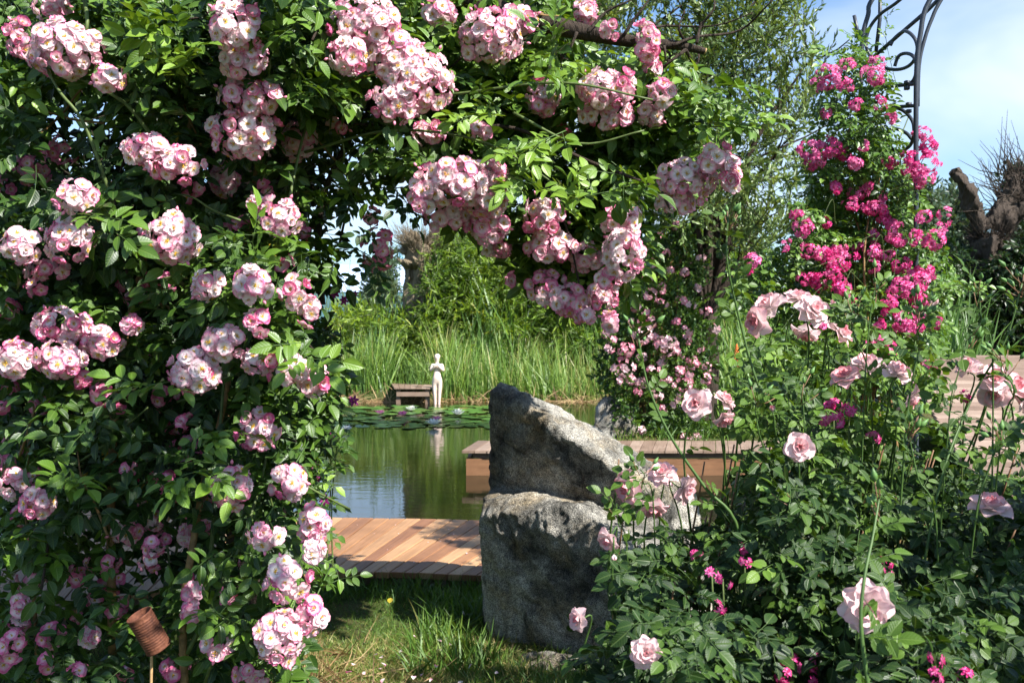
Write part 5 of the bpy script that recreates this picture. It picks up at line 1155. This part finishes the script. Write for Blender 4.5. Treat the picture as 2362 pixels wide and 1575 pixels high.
for k, (cx, cy, rp, face, dz, kind) in enumerate(BR):
    d = float(S4(np.array(cx), np.array(cy)))+dz-.04; p = P(cx, cy, d); s = rp/F*d*(1.0 if kind else 1.1); V, Fq, UV, Mi, T = rose_mesh(k, kind)
    Rm = np.array(Vector(face).normalized().to_track_quat('Z', 'Y').to_matrix()@Matrix.Rotation(k*1.3, 3, 'Z'))
    mb = MB(); mb.add(V@Rm.T*s+p, Fq, Mi, UV, T); fz = norm(np.array(face, float))
    for a in range(5):   # sepals
        ang = a*1.2566; lv, lf, lu = leaflet(s*.55, s*.2, .1, .2, (0, .4, 1), 0); q = np.array(Matrix.Rotation(ang, 3, 'Z')@Matrix.Rotation(R_(-30), 3, 'X')); lv = (lv@q.T+[0, 0, -.03*s])@Rm.T+p; mb.add(lv, lf, 1, lu)
    mb.tube([p-fz*s*.28, p-fz*s*.12, p-fz*.0], [s*.06, s*.13, s*.16], 1, 7)
    mb.build('rose_bloom', [M['big_petal'], M['stem']], BUSH)
    b = p-fz*s*.25; lo = b+np.array([random.uniform(-.03, .03), .08, -.16]); st.tube([b, b-fz*.03, lo, (lo+bush_root(p))/2+np.array([0, .1, 0]), bush_root(p)], [.0022, .0022, .003, .0045, .006], 0, 5, smooth=5)
# shoots with buds
SH = [((2000, 1620, 1.66), (1978, 1440, 1.68), (1985, 1330, 1.70), (2005, 1230, 1.74), (2020, 1140, 1.78), .0042, 4), ((1700, 1230, 2.6), (1620, 1120, 2.6), (1545, 1010, 2.6), (1490, 890, 2.6), (1465, 770, 2.6), .0055, 7), ((1800, 1010, 2.9), (1740, 880, 2.9), (1700, 740, 2.9), (1670, 600, 2.85), (1672, 500, 2.85), .005, 7),
      ((1790, 1150, 2.8), (1745, 1000, 2.7), (1735, 930, 2.7), (1738, 900, 2.65), None, .003, 4), ((2000, 900, 2.9), (1965, 780, 2.85), (1955, 740, 2.85), (1960, 715, 2.85), None, .003, 9), ((2080, 1000, 2.7), (2100, 850, 2.7), (2130, 740, 2.7), (2105, 720, 2.7), None, .004, 14), ((2150, 1150, 2.5), (2230, 920, 2.6), (2310, 780, 2.6), (2348, 650, 2.6), None, .0045, 9),
      ((2280, 830, 2.6), (2255, 740, 2.6), (2250, 680, 2.6), (2245, 660, 2.6), None, .003, 5), ((2300, 1000, 2.5), (2330, 900, 2.4), (2300, 850, 2.4), (2310, 830, 2.4), None, .003, 6), ((1870, 1100, 2.7), (1850, 1000, 2.7), (1845, 930, 2.7), (1840, 890, 2.7), None, .003, 3), ((2150, 1200, 2.4), (2110, 1100, 2.4), (2090, 1010, 2.4), (2085, 980, 2.4), None, .003, 6), ((1985, 930, 2.8), (1990, 820, 2.8), (2000, 720, 2.8), (2010, 665, 2.8), None, .003, 4),
      ((1900, 1250, 2.5), (1820, 1180, 2.4), (1815, 1150, 2.4), (1815, 1125, 2.4), None, .003, 2), ((2240, 1200, 2.4), (2270, 1080, 2.4), (2290, 1020, 2.4), (2300, 1000, 2.4), None, .003, 5), ((1440, 1260, 2.7), (1420, 1200, 2.7), (1418, 1170, 2.7), (1415, 1155, 2.7), None, .0025, 2), ((1500, 1150, 2.7), (1478, 1110, 2.65), (1480, 1090, 2.6), (1470, 1078, 2.6), None, .0025, 3), ((2180, 960, 2.6), (2200, 860, 2.6), (2215, 800, 2.6), (2220, 780, 2.6), None, .0025, 4)]
fol = MB()
for s_ in SH:
    rad, nb = s_[5], s_[6]; q = [x for x in s_[:5] if x is not None]; pts = [P(*a) for a in q]; b = pts[0]
    e_ = b+(b-pts[1])*.6; fullp = [np.array([e_[0], e_[1]+.1, -.02]), e_*[1, 1, .6]+[0, .05, 0]]+pts if q[0][1] < 1500 else pts
    st.tube(fullp, np.linspace(rad, rad*.45, len(fullp)), 0, 6, smooth=6)
    nl = int(4+8*np.linalg.norm(pts[-1]-pts[0])); spray_shoot(fol, q, bt, nl, .72, .62, .001)
    bu = MB(); tp = pts[-1]
    for k in range(nb):
        o = norm(np.array([random.gauss(0, .5), random.gauss(-.1, .4), random.uniform(.3, 1.2)])); L = random.uniform(.02, .07); a = tp-np.array([0, 0, random.uniform(0, .05)]); e = a+o*L
        bu.tube([a, (a+e)/2+np.array([0, 0, -.003]), e], [.0012, .0011, .0012], 1, 4); w = random.uniform(.0045, .0075)
        bu.tube([e, e+o*w*.6, e+o*w*1.5, e+o*w*2.6, e+o*w*3.8], [w*.4, w*.75, w, w*.6, w*.1], 0, 7)
    bu.build('bud_cluster', [M['bud'], M['redstem']], BUSH)
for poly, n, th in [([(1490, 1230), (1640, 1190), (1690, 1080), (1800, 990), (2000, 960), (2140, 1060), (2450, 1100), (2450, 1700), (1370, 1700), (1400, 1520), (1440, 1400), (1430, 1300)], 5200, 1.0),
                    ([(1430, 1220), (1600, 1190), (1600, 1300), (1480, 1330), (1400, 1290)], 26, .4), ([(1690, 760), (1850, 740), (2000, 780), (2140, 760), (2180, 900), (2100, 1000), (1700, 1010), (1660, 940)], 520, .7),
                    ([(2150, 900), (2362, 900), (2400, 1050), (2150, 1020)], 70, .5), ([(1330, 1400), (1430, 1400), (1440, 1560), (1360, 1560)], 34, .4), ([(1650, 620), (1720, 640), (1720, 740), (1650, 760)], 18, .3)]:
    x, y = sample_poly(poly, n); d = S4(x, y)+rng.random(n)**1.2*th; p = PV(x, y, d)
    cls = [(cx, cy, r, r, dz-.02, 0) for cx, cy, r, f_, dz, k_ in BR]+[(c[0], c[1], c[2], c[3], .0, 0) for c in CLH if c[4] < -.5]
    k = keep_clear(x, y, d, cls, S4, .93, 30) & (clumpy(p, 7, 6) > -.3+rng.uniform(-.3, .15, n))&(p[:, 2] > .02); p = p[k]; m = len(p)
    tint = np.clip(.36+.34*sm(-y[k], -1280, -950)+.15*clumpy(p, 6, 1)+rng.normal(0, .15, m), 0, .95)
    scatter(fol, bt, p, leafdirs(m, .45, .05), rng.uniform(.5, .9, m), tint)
# unseen leaves and stems right of the frame, added to shade the lower bush
n = 2400; p = np.stack([rng.uniform(1.55, 3.0, n), rng.uniform(.9, 2.5, n), rng.uniform(.1, 2.15, n)], 1)
p = p[(((p[:, 0]-2.3)/.85)**2+((p[:, 1]-1.7)/.9)**2+((p[:, 2]-.9)/1.35)**2 < 1) & (p[:, 0] > .62*p[:, 1]+.35) & (clumpy(p, 6, 2) > -.35)]
scatter(fol, bt, p, leafdirs(len(p), .3, .05), rng.uniform(1.1, 1.6, len(p)), np.clip(rng.normal(.45, .15, len(p)), 0, .9))
for k in range(16):
    a = rng.uniform(-.5, .5, 2); st.tube([(2.2+a[0]*.4, 1.75+a[1]*.4, -.02), (2.25+a[0]*.8, 1.7+a[1]*.8, .9), (2.3+a[0]*1.2, 1.7+a[1]*1.2, 1.7)], [.008, .006, .003], 0, 5, smooth=4)
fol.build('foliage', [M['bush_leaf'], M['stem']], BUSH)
for k in range(70):
    px = rng.uniform(1420, 2362); py = rng.uniform(1000, 1350); d = float(S4(np.array(px), np.array(py)))+rng.uniform(.1, .5); p = P(px, py, d)
    st.tube([np.array([p[0]*.85+.15, p[1]+.25, -.02]), np.array([p[0]*.95, p[1]+.15, p[2]*.55]), p], [.006, .0045, .0025], int(rng.integers(0, 2)), 5, smooth=4)
st.build('stems', [M['stem'], M['redstem']], BUSH)

# ------------------------------------------------------------------ purple clematis strip between the rambler and the pond
CLM = root('clematis', P(760, 1300, 4.2)*[1, 1, 0], 'leafy clematis with a few purple flowers at the pond side of the rambler', 'climber')
mb = MB(); ct = [compound(1, .04, .024, .05, rows=(0, .3, .65, 1.), seed=140+k) for k in range(6)]
for poly, n in [([(690, 720), (760, 760), (790, 860), (760, 980), (740, 1100), (700, 1150), (650, 900)], 620), ([(690, 1130), (760, 1150), (770, 1300), (720, 1420), (680, 1400)], 60)]:
    x, y = sample_poly(poly, n); d = rng.uniform(3.9, 4.5, n); p = PV(x, y, d); scatter(mb, ct, p, leafdirs(n, .4, .1), rng.uniform(.8, 1.3, n), np.clip(rng.normal(.45, .18, n), 0, .95))
mb.build('foliage', [M['rambler_leaf'], M['stem']], CLM)
mb = MB()
for k in range(10):
    x = rng.uniform(690, 770); mb.tube([P(x+rng.uniform(-30, 10), 1330, 4.3), P(x, 1150, 4.3), P(x+rng.normal(0, 20), 950, 4.2), P(x+rng.normal(0, 20), 750, 4.2)], [.004, .003, .003, .002], 0, 5, smooth=4)
mb.tube([P(770, 640, 4.2), P(800, 640, 4.2), P(825, 620, 4.2)], .0012, 0, 4); mb.tube([P(790, 950, 4.2), P(830, 1005, 4.1), P(900, 1030, 4.1)], .0012, 0, 4, smooth=4)
mb.build('stems', [M['cane']], CLM)
for cx, cy, r in ((745, 1147, 15), (725, 1070, 10), (730, 1100, 8), (770, 672, 14), (790, 690, 12), (812, 920, 14), (815, 675, 9), (760, 1000, 9)):
    d = 4.0; p = P(cx, cy, d); V, Fq, UV, Mi, T = blossom_parts([(6, 1, .5, 10, -15), (6, .7, .35, 40, 20)], cx, r/F*d, .15, rows=3, cols=2, notch=0, tip=1)
    Rm = np.array(Vector((random.uniform(-.3, .6), -1, random.uniform(-.2, .5))).normalized().to_track_quat('Z', 'Y').to_matrix()); mb = MB(); mb.add(V@Rm.T+p, Fq, Mi, UV, T); mb.build('clematis_flower', [M['purple_petal'], M['stamen']], CLM)

# ------------------------------------------------------------------ water lilies
pads = []
for k in range(4):
    n = 18; V = [[.0, 0, .004]]; Fq = []
    for i in range(n+1):
        a = R_(12)+(2*math.pi-R_(24))*i/n; r = 1+.03*math.sin(3*a+k); V.append([r*math.cos(a), r*math.sin(a), .02*math.sin(2*a+k)+(.05 if k == 3 and i % 5 == 0 else 0)])
    for i in range(n): Fq.append([0, i+1, i+2, i+2])
    nb_ = len(V); V += [[x, y, z-.02] for x, y, z in V]; Fq += [[nb_, nb_+i+2, nb_+i+1, nb_+i+1] for i in range(n)]
    mb = MB(); mb.add(V, Fq); pads.append(mb.mesh('lily_pad', [M['pad']]))
placed = []; tries = 0
while len(placed) < 270 and tries < 9000:
    tries += 1; y = rng.uniform(15.2, 20.4); x = rng.uniform(-4.6, .35+.1*(y-15)); r = rng.uniform(.10, .17)
    if y < 15.9+.35*math.sin(x*2.2) + (0 if x < -1.5 else .5): continue
    if abs(x+1.6) < .35 and y > 19.9: continue
    if all((x-a)**2+(y-b)**2 > (.62*(r+c))**2 for a, b, c in placed): placed.append((x, y, r))
for i, (x, y, r) in enumerate(placed):
    o = bpy.data.objects.new('lily_pad', pads[i % 4]); col.objects.link(o); o.location = (x, y, WZ+.012+.0009*(i % 9)); o.scale = (r, r, r); o.rotation_euler = (rng.normal(0, .03), rng.normal(0, .03), rng.uniform(0, 6.28))
    tag(o, 'round green lily pad floating in the mat on the far pond', 'lily pad', 'lily pads on the pond')
for px, py, kind, r, lb in [(873, 948, 1, .10, 'pale pink water lily at the left of the lily pads'), (925, 952, 2, .12, 'deep pink water lily left of the statue reflection'), (945, 940, 0, .12, 'white water lily at the back of the pads nearest the jetty'), (1003, 963, 2, .10, 'violet pink water lily just below the statue'),
                        (1052, 950, 0, .14, 'white water lily right of the statue'), (996, 973, 0, .14, 'white water lily at the front edge of the pads'), (797, 985, 0, .10, 'white water lily at the left end by the rambler')]:
    p = Pz(px, py, WZ+.05); t = root('water_lily', (p[0], p[1], WZ), lb, 'water lily', 'water lilies in flower')
    V, Fq, UV, Mi, T = blossom_parts([(8, 1.0, .42, 12, 35), (8, .88, .38, 35, 58), (7, .65, .3, 58, 78)], px, r, 0, rows=3, cols=2, tip=1, tints=[.5, .4, .35] if kind == 2 else [.2, .2, .2])
    mb = MB(); mb.add(V+[p[0], p[1], WZ+.035], Fq, 0, UV, T); mb.build('petals', [M['lily_white'] if kind == 0 else M['lily_pink']], t)
    mb = MB()
    for k in range(20): a = k*2.4; q = r*.22*math.sqrt(k/20); mb.tube([(p[0], p[1], WZ+.03), (p[0]+q*math.cos(a), p[1]+q*math.sin(a), WZ+.04+r*.4)], .006, 0, 4)
    mb.build('stamens', [M['stamen']], t)

# ------------------------------------------------------------------ rusty tin on a stick
t = root('tin_can', P(350, 1560, 3.05), 'rusty ribbed tin can hung askew on a cane at lower left', 'tin can')
mb = MB(); prof = [(.0375, 0), (.040, .002), (.0385, .006)]
for i in range(60): prof.append((0.0380+.0007*math.sin(i*math.pi/2.5), .014+i*.0016))
prof += [(.0385, .118), (.040, .122), (.0375, .124), (.0365, .120), (.0365, .004), (0, .004)]
prof = [(0, 0)]+prof; lathe(mb, (0, 0, 0), prof, 36); V = np.vstack(mb.V); bot = P(365, 1488, 3.0)
Rm = np.array(Matrix.Rotation(R_(-25), 3, 'Y')@Matrix.Rotation(R_(12), 3, 'X')); mb.V = [V@Rm.T+bot]; mb.build('can', [M['rust']], t)
mb = MB(); mb.tube([P(345, 1660, 3.05), P(347, 1575, 3.045), P(348, 1500, 3.04), P(345, 1440, 3.04)], .0045, 0, 8, smooth=3); b_ = P(345, 1660, 3.05); mb.tube([(b_[0], b_[1], -.03), b_], .0045, 0, 8); mb.build('cane', [M['bamboo_stick']], t)

# ------------------------------------------------------------------ grass
def grass():
    tps = []
    for k in range(8):
        v, f, uv = blade(1.0, .07, random.uniform(.1, .9), 3); tps.append((v, f, uv, np.zeros(len(f), int), np.zeros(len(v))))
    g = MB()
    def patch(n, x0, x1, y0, y1, h0, h1, tmean, tstd, lay=.5, fn=None):
        x = rng.uniform(x0, x1, n); y = rng.uniform(y0, y1, n); p = np.stack([x, y, gz(x, y)-.004], 1)
        k = np.ones(n, bool) if fn is None else fn(x, y); k &= clumpy(p*[1, 1, 0], 9, 2) > rng.uniform(-1.1, .1, n); p = p[k]; m = len(p)
        yd = np.stack([rng.normal(0, lay, m), rng.normal(0, lay, m), np.ones(m)], 1); nz = rng.normal(0, 1, (m, 3))*[1, 1, .1]
        dry = .16*clumpy(p*[1, 1, 0], 2.4, 8)
        scatter(g, tps, p, basis(norm(yd), norm(nz)), rng.uniform(h0, h1, m), np.clip(rng.normal(tmean, tstd, m)+dry, 0, 1))
    patch(60000, -1.9, 1.1, 3.6, 5.75, .018, .045, .56, .2, .9)
    patch(24000, -1.5, .4, 3.6, 4.75, .02, .055, .84, .14, 1.0)
    patch(2000, -1.4, .1, 5.25, 5.6, .05, .13, .42, .18, .35)
    patch(1500, -.45, .05, 4.2, 5.2, .07, .17, .45, .18, .35, lambda x, y: x < -.15+.1*np.sin(y*9))
    patch(4000, -3, -1.3, 3.2, 4.9, .04, .12, .4, .2, .5)
    patch(9000, .9, 3.5, 3.0, 8, .04, .12, .4, .2, .5)
    patch(6000, 1.2, 5.5, 12.4, 16, .08, .25, .45, .2, .5)
    patch(2500, -.2, .9, 3.8, 4.45, .04, .10, .5, .2, .5)
    tag(g.build('grass', [M['grass']]), 'short green and straw coloured lawn grass before the boardwalk', 'grass', kind='stuff')
    d = MB(); v, f, uv = blade(1.0, .03, .5, 4); tp = [(v, f, uv, np.zeros(len(f), int), np.zeros(len(v)))]
    n = 520; c = rng.normal(0, 1, (n, 2))*[.17, .22]; x = -.92+c[:, 0]; y = 4.05+c[:, 1]; p = np.stack([x, y, np.full(n, .01)], 1)
    scatter(d, tp, p, basis(norm(np.stack([rng.normal(.3, .8, n), rng.normal(-.1, .8, n), rng.uniform(.1, 1.0, n)], 1)), norm(rng.normal(0, 1, (n, 3)))), rng.uniform(.06, .24, n), rng.uniform(0, 1, n))
    tag(d.build('dry_grass', [M['dry']]), 'brown dry grass heaped at the foot of the rambler', 'dry grass', kind='stuff')
grass()

# fallen petals and leaves
pv, pf, puv = petal(1, 1.0, 12, -12, 0, 3, 3, .05, .2)
mb = MB(); mb.add(pv-[.5, 0, 0], pf, 0, puv, .35); pm = mb.mesh('fallen_petal', [M['rambler_petal']])
mb = MB(); mb.add(pv-[.5, 0, 0], pf, 0, puv, .5); pm2 = mb.mesh('fallen_petal', [M['hot_petal']])
spots = [(862, 1503), (877, 1508), (812, 1525), (880, 1525), (872, 1535), (970, 1548), (1012, 1492), (1008, 1470), (1028, 1468), (1010, 1420), (1002, 1412), (985, 1455), (950, 1556), (990, 1562), (1058, 1566), (880, 1562), (1035, 1480), (1062, 1405), (1003, 1530), (1140, 1545), (1490, 1560), (950, 1460), (920, 1495), (835, 1545), (1080, 1530)]
for i, (x, y) in enumerate(spots):
    p = Pz(x, y, .05); o = bpy.data.objects.new('fallen_petal', pm); col.objects.link(o); o.location = p; s = rng.uniform(.018, .028); o.scale = (s, s, s); o.rotation_euler = (rng.normal(0, .4), rng.normal(0, .4), rng.uniform(0, 6.28))
    tag(o, 'pale pink petal fallen on the grass', 'petal', 'fallen petals on the grass')
for i, (x, y) in enumerate([(1073, 1270), (908, 1205), (1000, 1235), (1012, 1242), (983, 1245), (1042, 1226), (915, 1225), (860, 1225), (820, 1205), (950, 1290), (1030, 1215), (890, 1262)]):
    p = Pz(x, y, zt+.004); o = bpy.data.objects.new('fallen_petal', pm); col.objects.link(o); o.location = p; s = .020 if i == 0 else rng.uniform(.007, .012); o.scale = (s, s, s); o.rotation_euler = (0, 0, rng.uniform(0, 6.28))
    tag(o, 'large pale petal on the boardwalk near the boulder' if i == 0 else 'tiny pale petal fallen on the boardwalk boards', 'petal', 'fallen petals on the boardwalk')
o = bpy.data.objects.new('fallen_petal', pm2); col.objects.link(o); o.location = Pz(802, 1543, .06); o.scale = (.035, .03, .03); o.rotation_euler = (.2, .3, 2.4); tag(o, 'curled magenta petal on the dry grass by the rambler', 'petal')
v, f, uv = leaflet(.05, .03, .3, .3); mb = MB(); mb.add(v+Pz(895, 1385, .06), f, 0, uv, .99); tag(mb.build('fallen_leaf', [M['rambler_leaf']]), 'orange yellow dead leaf lying in the shaded grass', 'leaf')
print('objects', len(bpy.data.objects), 'polys', sum(len(m.polygons) for m in bpy.data.meshes))
